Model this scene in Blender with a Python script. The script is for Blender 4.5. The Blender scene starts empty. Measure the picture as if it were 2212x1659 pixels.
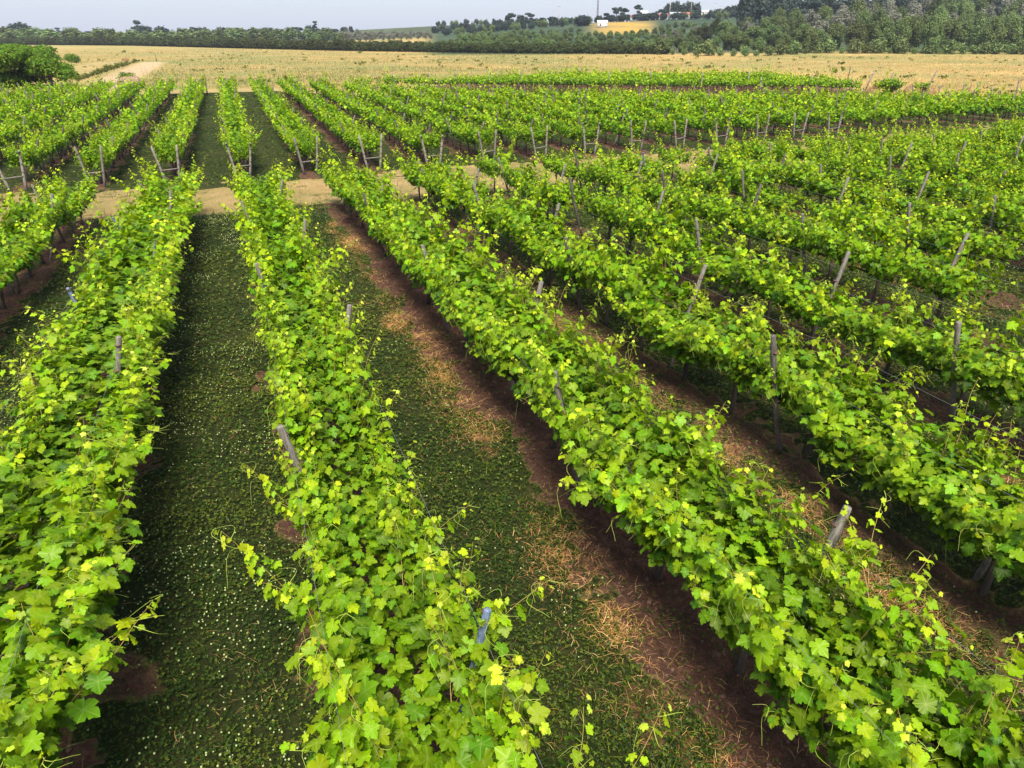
import bpy, math, random
import numpy as np
from mathutils import Vector, Matrix
R=math.radians
C=bpy.context.scene.collection
SC=bpy.context.scene
# ------------------------------------------------------------------ camera
FPX=723.0; PITCH=25.9; YAW=20.1; H=6.0
cam=bpy.data.cameras.new('camera'); camo=bpy.data.objects.new('camera',cam); C.objects.link(camo)
camo.location=(0,0,H); camo.rotation_euler=(R(90-PITCH),0,R(-YAW))
cam.sensor_width=36; cam.lens=FPX/1024*36; cam.clip_start=.05; cam.clip_end=20000
SC.camera=camo
# ------------------------------------------------------------------ world, sun, exposure
SUN_EL=57; SUN_AZ=196      # compass-like: measured from +Y towards +X, direction the light comes from
w=bpy.data.worlds.new("World"); SC.world=w; w.use_nodes=True
nt=w.node_tree; nt.nodes.clear()
out=nt.nodes.new('ShaderNodeOutputWorld'); bg=nt.nodes.new('ShaderNodeBackground')
sky=nt.nodes.new('ShaderNodeTexSky'); sky.sky_type='NISHITA'; sky.sun_disc=False
sky.sun_elevation=R(SUN_EL); sky.sun_rotation=R(SUN_AZ); sky.air_density=1.0; sky.dust_density=1.0; sky.altitude=100
mixs=nt.nodes.new('ShaderNodeMix'); mixs.data_type='RGBA'; mixs.inputs[0].default_value=.62
nt.links.new(sky.outputs[0],mixs.inputs[6]); mixs.inputs[7].default_value=(6.6,7.2,9.1,1)   # thin even cloud veil
nt.links.new(mixs.outputs[2],bg.inputs[0]); bg.inputs[1].default_value=.063
nt.links.new(bg.outputs[0],out.inputs[0])
sl=bpy.data.lights.new('sun','SUN'); sl.energy=4.2; sl.angle=R(22); sl.color=(1,.92,.78)
so=bpy.data.objects.new('sun',sl); C.objects.link(so)
az=R(SUN_AZ); dv=Vector((math.sin(az)*math.cos(R(SUN_EL)),math.cos(az)*math.cos(R(SUN_EL)),math.sin(R(SUN_EL))))
so.rotation_euler=dv.to_track_quat('Z','Y').to_euler(); so.location=dv*50
SC.view_settings.view_transform='Standard'; SC.view_settings.look='None'
SC.view_settings.exposure=1.0; SC.view_settings.gamma=1
SC.view_settings.use_curve_mapping=False
if SC.render.engine=='CYCLES' or True:
    SC.render.engine='CYCLES'
    SC.cycles.max_bounces=7; SC.cycles.transmission_bounces=4; SC.cycles.diffuse_bounces=4
    SC.cycles.volume_bounces=0; SC.cycles.transparent_max_bounces=8

# ------------------------------------------------------------------ projection helpers (picture pixels of the 2212 wide view)
cP,sP,cA,sA=math.cos(R(PITCH)),math.sin(R(PITCH)),math.cos(R(YAW)),math.sin(R(YAW))
K=2212/1024
def ray(u,v):
    a=(u/K-512)/FPX; b=(v/K-384)/FPX
    f=cP-b*sP; d=-(sP+b*cP); r=a
    return r*cA+f*sA, -r*sA+f*cA, d
def at_z(u,v,z=0.):
    X,Y,d=ray(u,v); t=(z-H)/d; return X*t,Y*t
def at_D(u,D):                       # point on column u at forward distance D (horizon direction)
    X,Y,d=ray(u,71.); n=(X*sA+Y*cA); return X/n*D, Y/n*D
def z_at(D,v):                       # height which shows at picture row v at forward distance D
    b=(v/K-384)/FPX; f=cP-b*sP; d=-(sP+b*cP); return H+d/f*D
def project(X,Y,z):
    r=X*cA-Y*sA; f=X*sA+Y*cA; h=H-z
    zc=f*cP+h*sP; zs=np.where(zc>.05,zc,.05)
    return (512+FPX*r/zs)*K,(384+FPX*(h*cP-f*sP)/zs)*K,zc
# ------------------------------------------------------------------ terrain
GY=[-200,0,4,8,12,16,20,24,28,32,36,40]
GZ=[1.05,1.0,.95,.86,.76,.66,.54,.38,.22,.09,.02,0]
TU=np.array([-300,500,760,1000,1300,1500,1700,2400.])
TD=np.array([0,230,300,400,520,700,1000,20000.])
TZ=np.array([[0]*8,[0]*8,
 [0,0,0,0,.6,2.0,4.0,5.5],
 [0,0,.4,1.5,4.5,6.5,9,12],
 [0,.5,2,5,12.0,14,16,18],
 [1,3,8,12.5,14,17,19,20],
 [1,4,9,14,17,19,21,22],
 [1,4,9,14,17,19,21,22]])
def sstep(a,b,x):
    t=np.clip((x-a)/(b-a),0,1); return t*t*(3-2*t)
def terrain(X,Y):
    X=np.asarray(X,float); Y=np.asarray(Y,float)
    z=np.interp(Y,GY,GZ)*sstep(90,45,np.abs(X))
    r=X*cA-Y*sA; f=X*sA+Y*cA
    fs=np.where(f>1,f,1.); u=np.clip((512+FPX*r/fs/cP)*K,-300,2400)
    ui=np.clip(np.searchsorted(TU,u)-1,0,6); a=(u-TU[ui])/(TU[ui+1]-TU[ui])
    D=np.clip(f,0,19999); di=np.clip(np.searchsorted(TD,D,side='right')-1,0,6); b=(D-TD[di])/(TD[di+1]-TD[di])
    zz=(TZ[di,ui]*(1-a)+TZ[di,ui+1]*a)*(1-b)+(TZ[di+1,ui]*(1-a)+TZ[di+1,ui+1]*a)*b
    return z+zz
def tz(x,y): return float(terrain(x,y))
NT=np.random.RandomState(5).rand(256,256)
def vnoise(X,Y,s,seed=0):
    x=np.asarray(X)/s+seed*17.3; y=np.asarray(Y)/s+seed*9.1
    xi=np.floor(x).astype(int); yi=np.floor(y).astype(int); fx=x-xi; fy=y-yi
    fx=fx*fx*(3-2*fx); fy=fy*fy*(3-2*fy)
    g=lambda i,j:NT[(xi+i)%256,(yi+j)%256]
    return (g(0,0)*(1-fx)+g(1,0)*fx)*(1-fy)+(g(0,1)*(1-fx)+g(1,1)*fx)*fy
# ------------------------------------------------------------------ vineyard layout
NX0,NSP=.56,2.90        # near block rows
FX0,FSP=.12,2.98        # far block rows
NEND=27.4
def fstart(X): return 36.2+.09*np.maximum(0,X-8)
FB=[(-60,62),(-30,84),(-12,92),(5,92),(14,80),(26,67),(45,57),(62,50),(80,44)]
def fend(X): return np.interp(X,[a for a,b in FB],[b for a,b in FB])
SA=at_z(925,196); SB=at_z(1860,204); SL=math.hypot(SB[0]-SA[0],SB[1]-SA[1]); SN=(-(SB[1]-SA[1])/SL,(SB[0]-SA[0])/SL)
def zones(X,Y):
    """soil / green / straw weights"""
    X=np.asarray(X,float);Y=np.asarray(Y,float)
    SK=.09*np.maximum(0,np.minimum(X,60)-8); YN=Y-SK
    near=sstep(28.2,27.4,YN+1.5*(vnoise(X,Y,1.3,3)-.5)+.8*(vnoise(X,Y,.3,33)-.5))
    far=sstep(34.2,35.2,Y-SK+2.4*(vnoise(X,Y,1.5,4)-.5)+1.*(vnoise(X,Y,.35,34)-.5))*(Y<fend(X)+1.5)*(X>-40)*(X<82)
    dn=(X-NX0)/NSP; kn=np.round(dn); dn=(dn-kn)*NSP
    df=(X-FX0)/FSP; kf=np.round(df); df=(df-kf)*FSP
    d=np.where(YN<31,dn,df)
    wob=(vnoise(X,Y,.8,1)-.5)*.55+(vnoise(X,Y,.25,2)-.5)*.4+(vnoise(X,Y,.1,23)-.5)*.35
    wid=np.where((dn<0)&(kn>=3),.42,np.where(kn<=0,.42,.62)); wid=np.where((dn>0)&(kn==2)|(kn==3)&(dn<0),.16,wid); wid=np.where(YN>31,np.where(kf<=1,.25,.5),wid)
    soil=sstep(wid+.12,wid-.12,np.abs(d+.05)+wob)
    # bare spot at the left front
    bare=np.exp(-(((X+1.62)/.42)**2+((Y-5.45)/.33)**2)); soil=np.maximum(soil,sstep(.1,.85,bare+wob*.8)*.85*(YN<31))
    dens=np.where((kn>=2)&(YN<31),.75,1.0)
    soil=soil*dens
    stripe=np.exp(-((d+.83+wob*.9)/.2)**2)*(kn>=1)*(YN<31)+np.exp(-((d-.8+wob*.5)/.16)**2)*.5*(kn>=1)*(YN<31)
    straw=np.clip(stripe*1.3*sstep(.35,.6,vnoise(X,Y,.8,7)),0,1)
    blk=np.maximum(near,far)
    sd_=(X-SA[0])*SN[0]+(Y-SA[1])*SN[1]; sl_=(X-SA[0])*SN[1]-(Y-SA[1])*SN[0]
    strip=sstep(-2.5,-1,sd_)*sstep(20,18,sd_)*sstep(-2,0,sl_)*sstep(SL+3,SL,sl_)
    soil=np.maximum(soil*blk,strip*.9); blk=np.maximum(blk,strip); straw=straw*blk*(1-soil*.5)
    green=blk*(1-soil)
    # track keeps a little green
    tr=(YN>27)&(YN<37); green=np.maximum(green,tr*.5*sstep(.45,.8,.6*vnoise(X,Y*1.6,.9,9)+.4*vnoise(X,Y,.25,10))*(1-blk))
    return soil,green,straw,blk
# ------------------------------------------------------------------ mesh helpers
def mk(name,V,F,mats,parent=None,age=None,smooth=False,mi=None,attrs=None,tag=None):
    V=np.asarray(V,np.float32);F=np.asarray(F,np.int32)
    me=bpy.data.meshes.new(name); n,k=F.shape
    me.vertices.add(len(V)); me.vertices.foreach_set('co',V.ravel())
    me.loops.add(n*k); me.loops.foreach_set('vertex_index',F.ravel())
    me.polygons.add(n); me.polygons.foreach_set('loop_start',np.arange(n,dtype=np.int32)*k)
    try: me.polygons.foreach_set('loop_total',np.full(n,k,np.int32))
    except Exception: pass
    me.update(calc_edges=True)
    if smooth: me.polygons.foreach_set('use_smooth',np.ones(n,bool))
    a=dict(attrs or {})
    if age is not None: a['age']=age
    for kx,v in a.items():
        at=me.attributes.new(kx,'FLOAT','POINT'); at.data.foreach_set('value',np.asarray(v,np.float32))
    for m in (mats if isinstance(mats,(list,tuple)) else [mats]): me.materials.append(m)
    if mi is not None: me.polygons.foreach_set('material_index',np.asarray(mi,np.int32))
    me.validate()
    o=bpy.data.objects.new(name,me); C.objects.link(o)
    if parent is not None: o.parent=parent
    return o
def tag(o,label=None,cat=None,group=None,kind=None):
    if label: o['label']=label
    if cat: o['category']=cat
    if group: o['group']=group
    if kind: o['kind']=kind
    return o
def empty(name,loc,rz=0.,s=1.):
    o=bpy.data.objects.new(name,None); C.objects.link(o); o.location=loc; o.rotation_euler=(0,0,rz)
    o.scale=(s,s,s) if not isinstance(s,tuple) else s; o.empty_display_size=.1; return o
class MB:
    def __init__(s): s.V=[];s.F=[];s.n=0
    def add(s,V,F):
        s.V.append(np.asarray(V,float)); s.F.append(np.asarray(F,int)+s.n); s.n+=len(V)
    def tube(s,P,rad,n=6,cap=True,sq=None):
        P=np.asarray(P,float); rad=np.broadcast_to(np.asarray(rad,float),(len(P),))
        T=np.gradient(P,axis=0); T/=np.linalg.norm(T,axis=1)[:,None]+1e-9
        ref=np.array([0.,0,1]) if abs(T[0][2])<.9 else np.array([1.,0,0])
        A=np.cross(T,ref); A/=np.linalg.norm(A,axis=1)[:,None]+1e-9; B=np.cross(T,A)
        th=np.arange(n)/n*2*np.pi
        ring=np.cos(th)[None,:,None]*A[:,None,:]+np.sin(th)[None,:,None]*B[:,None,:]
        V=P[:,None,:]+ring*rad[:,None,None]; V=V.reshape(-1,3)
        F=[]
        for i in range(len(P)-1):
            for j in range(n):
                F.append([i*n+j,i*n+(j+1)%n,(i+1)*n+(j+1)%n,(i+1)*n+j])
        b=len(V)
        if cap:
            V=np.vstack([V,P[0],P[-1]])
            for j in range(0,n,1):
                F.append([b,(j+1)%n,j,b]) if False else None
            for j in range(0,n,2):
                F.append([b,(j+2)%n,(j+1)%n,j]); q=(len(P)-1)*n
                F.append([b+1,q+j,q+(j+1)%n,q+(j+2)%n])
        s.add(V,F)
    def box(s,c,d,rz=0,M=None):
        v=np.array([[x,y,z] for x in(-.5,.5) for y in(-.5,.5) for z in(-.5,.5)])*np.array(d)
        if M is not None: v=v@np.array(M.to_3x3()).T
        cr,sr=math.cos(rz),math.sin(rz); v=np.stack([v[:,0]*cr-v[:,1]*sr,v[:,0]*sr+v[:,1]*cr,v[:,2]],1)+np.array(c)
        s.add(v,[[0,1,3,2],[4,6,7,5],[0,4,5,1],[2,3,7,6],[0,2,6,4],[1,5,7,3]])
    def build(s,name,mat,parent=None,smooth=False):
        return mk(name,np.vstack(s.V),np.vstack(s.F),mat,parent,smooth=smooth)
# ------------------------------------------------------------------ materials
def newmat(n):
    m=bpy.data.materials.new(n); m.use_nodes=True; t=m.node_tree; t.nodes.clear()
    return m,t,t.nodes.new,t.links.new
def ramp(N,L,fac,stops):
    r=N('ShaderNodeValToRGB'); L(fac,r.inputs[0]); e=r.color_ramp.elements
    while len(e)<len(stops): e.new(.5)
    for x,(p,c) in zip(e,stops): x.position=p; x.color=(*c,1)
    return r.outputs[0]
def leafmat(name,stops,var=.25,transl=.38,rough=.42,spec=.4,hue=.03,clump=0.):
    m,t,N,L=newmat(name)
    o=N('ShaderNodeOutputMaterial'); a=N('ShaderNodeAttribute'); a.attribute_name='age'
    g=N('ShaderNodeNewGeometry')
    c=ramp(N,L,a.outputs['Fac'],stops)
    hs=N('ShaderNodeHueSaturation'); L(c,hs.inputs['Color'])
    mr=N('ShaderNodeMapRange'); L(g.outputs['Random Per Island'],mr.inputs[0]); mr.inputs[3].default_value=1-var; mr.inputs[4].default_value=1+var
    oi=N('ShaderNodeObjectInfo'); mo=N('ShaderNodeMapRange'); L(oi.outputs['Random'],mo.inputs[0]); mo.inputs[3].default_value=1-clump; mo.inputs[4].default_value=1+clump
    mu=N('ShaderNodeMath'); mu.operation='MULTIPLY'; L(mr.outputs[0],mu.inputs[0]); L(mo.outputs[0],mu.inputs[1])
    L(mu.outputs[0],hs.inputs['Value'])
    mm=N('ShaderNodeMath'); mm.operation='FRACT'; m2=N('ShaderNodeMath'); m2.operation='MULTIPLY'; m2.inputs[1].default_value=7.31
    L(g.outputs['Random Per Island'],m2.inputs[0]); L(m2.outputs[0],mm.inputs[0])
    mh=N('ShaderNodeMapRange'); L(mm.outputs[0],mh.inputs[0]); mh.inputs[3].default_value=.5-hue; mh.inputs[4].default_value=.5+hue
    mo2=N('ShaderNodeMapRange'); L(oi.outputs['Random'],mo2.inputs[0]); mo2.inputs[3].default_value=-.05*clump; mo2.inputs[4].default_value=.07*clump
    ma=N('ShaderNodeMath'); L(mh.outputs[0],ma.inputs[0]); L(mo2.outputs[0],ma.inputs[1]); L(ma.outputs[0],hs.inputs['Hue'])
    p=N('ShaderNodeBsdfPrincipled'); L(hs.outputs[0],p.inputs['Base Color']); p.inputs['Roughness'].default_value=rough; p.inputs['Specular IOR Level'].default_value=spec
    tr=N('ShaderNodeBsdfTranslucent'); hs2=N('ShaderNodeHueSaturation'); hs2.inputs['Hue'].default_value=.485; hs2.inputs['Value'].default_value=1.35; L(hs.outputs[0],hs2.inputs['Color']); L(hs2.outputs[0],tr.inputs[0])
    mx=N('ShaderNodeMixShader'); mx.inputs[0].default_value=transl; L(p.outputs[0],mx.inputs[1]); L(tr.outputs[0],mx.inputs[2]); L(mx.outputs[0],o.inputs[0])
    return m
def woodmat(name,c1,c2,scale=14,rough=.85,bump=.4,metal=0):
    m,t,N,L=newmat(name); o=N('ShaderNodeOutputMaterial'); tc=N('ShaderNodeTexCoord'); mp=N('ShaderNodeMapping'); mp.inputs['Scale'].default_value=(1,1,.12)
    L(tc.outputs['Object'],mp.inputs[0]); n=N('ShaderNodeTexNoise'); n.inputs['Scale'].default_value=scale*4; n.inputs['Detail'].default_value=6; n.inputs['Roughness'].default_value=.7; L(mp.outputs[0],n.inputs[0])
    c=ramp(N,L,n.outputs['Fac'],[(.35,c1),(.65,c2)])
    p=N('ShaderNodeBsdfPrincipled'); L(c,p.inputs['Base Color']); p.inputs['Roughness'].default_value=rough; p.inputs['Metallic'].default_value=metal
    b=N('ShaderNodeBump'); b.inputs['Strength'].default_value=bump; b.inputs['Distance'].default_value=.01; L(n.outputs['Fac'],b.inputs['Height']); L(b.outputs[0],p.inputs['Normal'])
    L(p.outputs[0],o.inputs[0]); return m
def plain(name,c,rough=.8,noise=.12,scale=3.):
    m,t,N,L=newmat(name); o=N('ShaderNodeOutputMaterial'); tc=N('ShaderNodeTexCoord'); n=N('ShaderNodeTexNoise'); n.inputs['Scale'].default_value=scale; n.inputs['Detail'].default_value=5
    L(tc.outputs['Object'],n.inputs[0]); a=tuple(x*(1-noise) for x in c); b=tuple(min(1,x*(1+noise)) for x in c)
    cc=ramp(N,L,n.outputs['Fac'],[(.3,a),(.7,b)]); p=N('ShaderNodeBsdfPrincipled'); L(cc,p.inputs['Base Color']); p.inputs['Roughness'].default_value=rough; L(p.outputs[0],o.inputs[0]); return m
M={}
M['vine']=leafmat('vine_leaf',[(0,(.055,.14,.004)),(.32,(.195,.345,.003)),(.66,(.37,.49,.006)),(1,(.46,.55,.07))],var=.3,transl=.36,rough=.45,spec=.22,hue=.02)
_t=M['vine'].node_tree; _h=[n for n in _t.nodes if n.type=='HUE_SAT'][0]; _v=_t.nodes.new('ShaderNodeAttribute'); _v.attribute_name='vein'
_p=_t.nodes.new('ShaderNodeMath'); _p.operation='POWER'; _p.inputs[1].default_value=7; _t.links.new(_v.outputs['Fac'],_p.inputs[0]); _q=_t.nodes.new('ShaderNodeMath'); _q.operation='MULTIPLY'; _q.inputs[1].default_value=.28; _t.links.new(_p.outputs[0],_q.inputs[0])
_m=_t.nodes.new('ShaderNodeMix'); _m.data_type='RGBA'; _t.links.new(_q.outputs[0],_m.inputs[0]); _src=_h.inputs['Color'].links[0].from_socket; _t.links.new(_src,_m.inputs[6]); _m.inputs[7].default_value=(.55,.62,.18,1); _t.links.new(_m.outputs[2],_h.inputs['Color'])
M['vine_far']=leafmat('vine_leaf_far',[(0,(.05,.14,.004)),(.32,(.185,.335,.004)),(.66,(.34,.45,.008)),(1,(.42,.50,.05))],var=.3,transl=.34,rough=.5,spec=.18,hue=.02)
M['shoot']=plain('vine_shoot',(.30,.22,.05),.6)
M['tendril']=plain('vine_tendril',(.32,.42,.05),.5)
M['bark']=woodmat('vine_bark',(.025,.018,.014),(.075,.055,.045),bump=.8)
M['post']=woodmat('weathered_post',(.075,.062,.052),(.25,.225,.20),bump=.5)
M['post_dark']=woodmat('dark_post',(.04,.032,.028),(.14,.12,.105),bump=.5)
M['post_blue']=woodmat('blue_post',(.06,.09,.17),(.18,.24,.36),rough=.5,bump=.1)
M['post_light']=woodmat('pale_post',(.10,.085,.07),(.31,.285,.25),bump=.4)
M['band']=plain('rusty_wire',(.10,.05,.035),.7)
m,t,N,L=newmat('steel_wire'); o=N('ShaderNodeOutputMaterial'); p=N('ShaderNodeBsdfPrincipled'); p.inputs['Base Color'].default_value=(.45,.45,.45,1); p.inputs['Metallic'].default_value=.8; p.inputs['Roughness'].default_value=.45; L(p.outputs[0],o.inputs[0]); M['wire']=m
M['clover']=leafmat('clover_leaf',[(0,(.010,.030,.002)),(.5,(.030,.064,.004)),(1,(.12,.145,.010))],var=.4,transl=.2,rough=.6,spec=.25)
M['flower']=plain('clover_flower',(.30,.36,.14),.8)
M['straw']=leafmat('straw_stem',[(0,(.26,.12,.04)),(.6,(.50,.29,.10)),(1,(.68,.48,.22))],var=.35,transl=.15,rough=.6,spec=.3,hue=.01)
M['pile']=leafmat('pile_straw',[(0,(.34,.15,.045)),(.6,(.62,.33,.11)),(1,(.80,.54,.24))],var=.3,transl=.15,rough=.6,spec=.2,hue=.01)
M['grass']=leafmat('green_blade',[(0,(.02,.05,.004)),(1,(.14,.19,.015))],var=.4,transl=.25,rough=.6,spec=.25)
M['drygrass']=leafmat('dry_grass',[(0,(.15,.18,.05)),(.4,(.33,.27,.09)),(.7,(.46,.31,.11)),(1,(.60,.42,.17))],var=.08,transl=.3,rough=.8,spec=.1,hue=.01)
M['tree_dark']=leafmat('dark_hedge_leaf',[(0,(.022,.034,.010)),(1,(.085,.10,.026))],var=.35,transl=.2,rough=.7,spec=.15,clump=.25)
M['tree_green']=leafmat('wood_leaf',[(0,(.055,.095,.03)),(1,(.22,.28,.09))],var=.35,transl=.25,rough=.7,spec=.15,clump=.3)
M['tree_grey']=leafmat('grey_leaf',[(0,(.12,.13,.09)),(1,(.30,.30,.23))],var=.3,transl=.2,rough=.8,spec=.1,clump=.15)
M['tree_blue']=leafmat('eucalyptus_leaf',[(0,(.020,.038,.03)),(1,(.06,.09,.055))],var=.3,transl=.15,rough=.6,spec=.2,clump=.2)
M['tree_big']=leafmat('umbrella_tree_leaf',[(0,(.03,.09,.004)),(1,(.16,.28,.012))],var=.3,transl=.3,rough=.55,spec=.2)
M['shrub']=leafmat('shrub_leaf',[(0,(.05,.08,.015)),(1,(.20,.22,.04))],var=.3,transl=.25,rough=.7,spec=.1)
M['treebark']=woodmat('tree_bark',(.05,.04,.032),(.16,.14,.12),scale=1.5)
M['palebark']=woodmat('pale_bark',(.25,.23,.20),(.45,.42,.38),scale=1.5)
M['hay']=plain('old_hay',(.24,.17,.10),.9,.45,6)
M['white']=plain('white_wall',(.75,.75,.76),.7,.04); M['pinkwall']=plain('pink_wall',(.60,.45,.42),.8,.08)
M['redroof']=plain('red_roof',(.40,.12,.10),.8,.2); M['greyroof']=plain('grey_roof',(.45,.46,.50),.6,.1); M['glass']=plain('window_dark',(.05,.06,.08),.3,.1)
M['metal']=plain('galvanised_mast',(.4,.42,.45),.5,.1); M['redsteel']=plain('red_paint',(.55,.06,.05),.5,.1)

# ground material driven by the zone weights stored on the ground mesh
m,t,N,L=newmat('ground'); M['ground']=m
o=N('ShaderNodeOutputMaterial'); p=N('ShaderNodeBsdfPrincipled'); p.inputs['Roughness'].default_value=.95; p.inputs['Specular IOR Level'].default_value=.15
tc=N('ShaderNodeTexCoord')
def noise(s,d=6,r=.6,vec=None,dist=0):
    n=N('ShaderNodeTexNoise'); n.inputs['Scale'].default_value=s; n.inputs['Detail'].default_value=d; n.inputs['Roughness'].default_value=r; n.inputs['Distortion'].default_value=dist
    L(vec or tc.outputs['Object'],n.inputs[0]); return n.outputs['Fac']
def attr(n):
    a=N('ShaderNodeAttribute'); a.attribute_name=n; return a.outputs['Fac']
def mixc(f,a,b,blend='MIX'):
    x=N('ShaderNodeMix'); x.data_type='RGBA'; x.blend_type=blend
    if isinstance(f,float): x.inputs[0].default_value=f
    else: L(f,x.inputs[0])
    for i,v in ((6,a),(7,b)):
        if isinstance(v,tuple): x.inputs[i].default_value=(*v,1)
        else: L(v,x.inputs[i])
    return x.outputs[2]
def math_(op,a,b):
    x=N('ShaderNodeMath'); x.operation=op
    for i,v in ((0,a),(1,b)):
        if isinstance(v,(int,float)): x.inputs[i].default_value=v
        else: L(v,x.inputs[i])
    return x.outputs[0]
def thr(a,n,amt,lo,hi):   # noisy threshold
    s=math_('ADD',a,math_('MULTIPLY',math_('SUBTRACT',n,.5),amt)); r=N('ShaderNodeMapRange'); r.interpolation_type='SMOOTHSTEP'; L(s,r.inputs[0]); r.inputs[1].default_value=lo; r.inputs[2].default_value=hi; return r.outputs[0]
mp=N('ShaderNodeMapping'); mp.inputs['Rotation'].default_value=(0,0,R(YAW)); mp.inputs['Scale'].default_value=(.35,1.6,1); L(tc.outputs['Object'],mp.inputs[0])
nbig=noise(.035,5,.6); nmid=noise(.35,6,.65); nfine=noise(9,8,.7); nvf=noise(45,6,.75); nstreak=noise(.12,6,.6,mp.outputs[0],.5)
dry=ramp(N,L,nstreak,[(.3,(.18,.18,.06)),(.46,(.33,.25,.085)),(.58,(.44,.31,.11)),(.72,(.54,.38,.15))])
dry=mixc(thr(nbig,nmid,.5,.44,.6),dry,(.21,.23,.07))
dry=mixc(.35,dry,ramp(N,L,nfine,[(.3,(.20,.14,.05)),(.7,(.46,.36,.17))]))
mown=ramp(N,L,nmid,[(.38,(.15,.17,.05)),(.5,(.35,.26,.10)),(.63,(.50,.34,.17))])
mown=mixc(.4,mown,ramp(N,L,nvf,[(.3,(.20,.15,.05)),(.7,(.55,.40,.20))]))
base=mixc(attr('mown'),dry,mown)
green=ramp(N,L,math_('ADD',math_('MULTIPLY',nfine,.65),math_('MULTIPLY',nmid,.35)),[(.3,(.010,.020,.004)),(.5,(.030,.042,.008)),(.72,(.085,.075,.025))])
soil=ramp(N,L,nfine,[(.28,(.028,.014,.010)),(.5,(.105,.048,.030)),(.72,(.24,.118,.076))])
soil=mixc(.3,soil,ramp(N,L,nvf,[(.35,(.05,.025,.018)),(.65,(.24,.14,.10))]))
strawc=ramp(N,L,nvf,[(.35,(.05,.035,.018)),(.65,(.26,.14,.06))])
c=mixc(thr(attr('green'),nfine,.5,.35,.65),base,green)
c=mixc(thr(attr('straw'),nfine,1.6,.5,1.1),c,strawc)
c=mixc(thr(attr('soil'),nfine,1.0,.3,.75),c,soil)
c=mixc(attr('gold'),c,ramp(N,L,nbig,[(.4,(.26,.20,.07)),(.55,(.42,.26,.05))])); c=mixc(attr('hill'),c,ramp(N,L,nbig,[(.4,(.025,.05,.028)),(.65,(.06,.09,.045))]))
c=mixc(attr('purple'),c,(.26,.17,.15)); c=mixc(attr('pale'),c,(.42,.32,.19))
L(c,p.inputs['Base Color'])
b=N('ShaderNodeBump'); b.inputs['Strength'].default_value=1; b.inputs['Distance'].default_value=.12; L(math_('ADD',nfine,math_('MULTIPLY',nvf,.35)),b.inputs['Height']); L(b.outputs[0],p.inputs['Normal'])
L(p.outputs[0],o.inputs[0])

# ------------------------------------------------------------------ ground sheet
def axis(lo,hi,step,far,g):
    a=[lo]; 
    a=list(np.arange(lo,hi,step)); s=step
    while a[-1]<far: s*=g; a.append(a[-1]+s)
    return a
xs=axis(-9,24,.1,6000,1.035); s=.1; left=[-9]
while left[-1]>-6000: s*=1.045; left.append(left[-1]-s)
xs=np.array(left[:0:-1]+xs)
ys=axis(0,38,.1,9000,1.022); s=.1; left=[0]
while left[-1]>-400: s*=1.12; left.append(left[-1]-s)
ys=np.array(left[:0:-1]+ys)
GXm,GYm=np.meshgrid(xs,ys)
soil_,green_,straw_,blk_=zones(GXm,GYm)
Z=terrain(GXm,GYm)
micro=(vnoise(GXm,GYm,.35,11)-.5)*.07+(vnoise(GXm,GYm,.16,12)-.5)*.05
Z=Z+micro*sstep(60,35,GYm)*(.4+soil_)+soil_*.02*sstep(60,35,GYm)
# mown strip and paths of the dry field
def seg(X,Y,a,b,w,soft=1.):
    ax,ay=a;bx,by=b; dx,dy=bx-ax,by-ay; l2=dx*dx+dy*dy; t=np.clip(((X-ax)*dx+(Y-ay)*dy)/l2,0,1)
    d=np.hypot(X-ax-t*dx,Y-ay-t*dy); return sstep(w+soft,w-soft,d)
mown=((GYm>26)&(GYm<38)).astype(float)*(np.abs(GXm)<120)*(1-blk_)
mown=np.maximum(mown,sstep(fend(GXm)+9,fend(GXm)+4,GYm)*(1-blk_)*(np.abs(GXm-20)<75)*(GYm>45)*.75)
pA=at_z(335,134);pB=at_z(215,192)
mown=np.maximum(mown,seg(GXm,GYm,at_z(330,135),at_z(225,188),3.2))
mown=np.maximum(mown,.6*seg(GXm,GYm,at_z(240,136),at_z(100,180),5.0,2))
mown=np.maximum(mown,seg(GXm,GYm,at_z(180,134),at_z(335,134),1.2))
pale_=np.maximum(seg(GXm,GYm,at_z(330,135),at_z(215,190),2.3),seg(GXm,GYm,at_z(190,134),at_z(335,134),.8))
f_=GXm*sA+GYm*cA; r_=GXm*cA-GYm*sA; u_=(512+FPX*r_/np.where(f_>1,f_,1)/cP)*K
gold=sstep(400,415,f_)*sstep(545,530,f_)*sstep(1255,1300,u_)*sstep(1430,1390,u_)*(.5+.5*vnoise(GXm,GYm,22,41))
hill=np.maximum(sstep(480,520,f_)*.9,sstep(238,250,f_)*sstep(900,950,u_))*(1-gold)
pcx,pcy=at_z(20,197); purple=sstep(9,5,np.hypot(GXm-pcx,GYm-pcy))*.8
Hn,Wn=GXm.shape; idx=np.arange(Hn*Wn).reshape(Hn,Wn)
F=np.stack([idx[:-1,:-1],idx[:-1,1:],idx[1:,1:],idx[1:,:-1]],-1).reshape(-1,4)
g=mk('ground',np.stack([GXm,GYm,Z],-1).reshape(-1,3),F,M['ground'],smooth=True,
   attrs=dict(soil=soil_.ravel(),green=green_.ravel(),straw=straw_.ravel(),mown=mown.ravel(),gold=gold.ravel(),hill=hill.ravel(),purple=purple.ravel(),pale=pale_.ravel()))
tag(g,kind='structure')
def gz(X,Y):   # ground height with the small bumps
    s_,_,_,_=zones(X,Y); mi=(vnoise(X,Y,.35,11)-.5)*.07+(vnoise(X,Y,.16,12)-.5)*.05
    return terrain(X,Y)+mi*sstep(60,35,Y)*(.4+s_)+s_*.02*sstep(60,35,Y)

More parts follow.
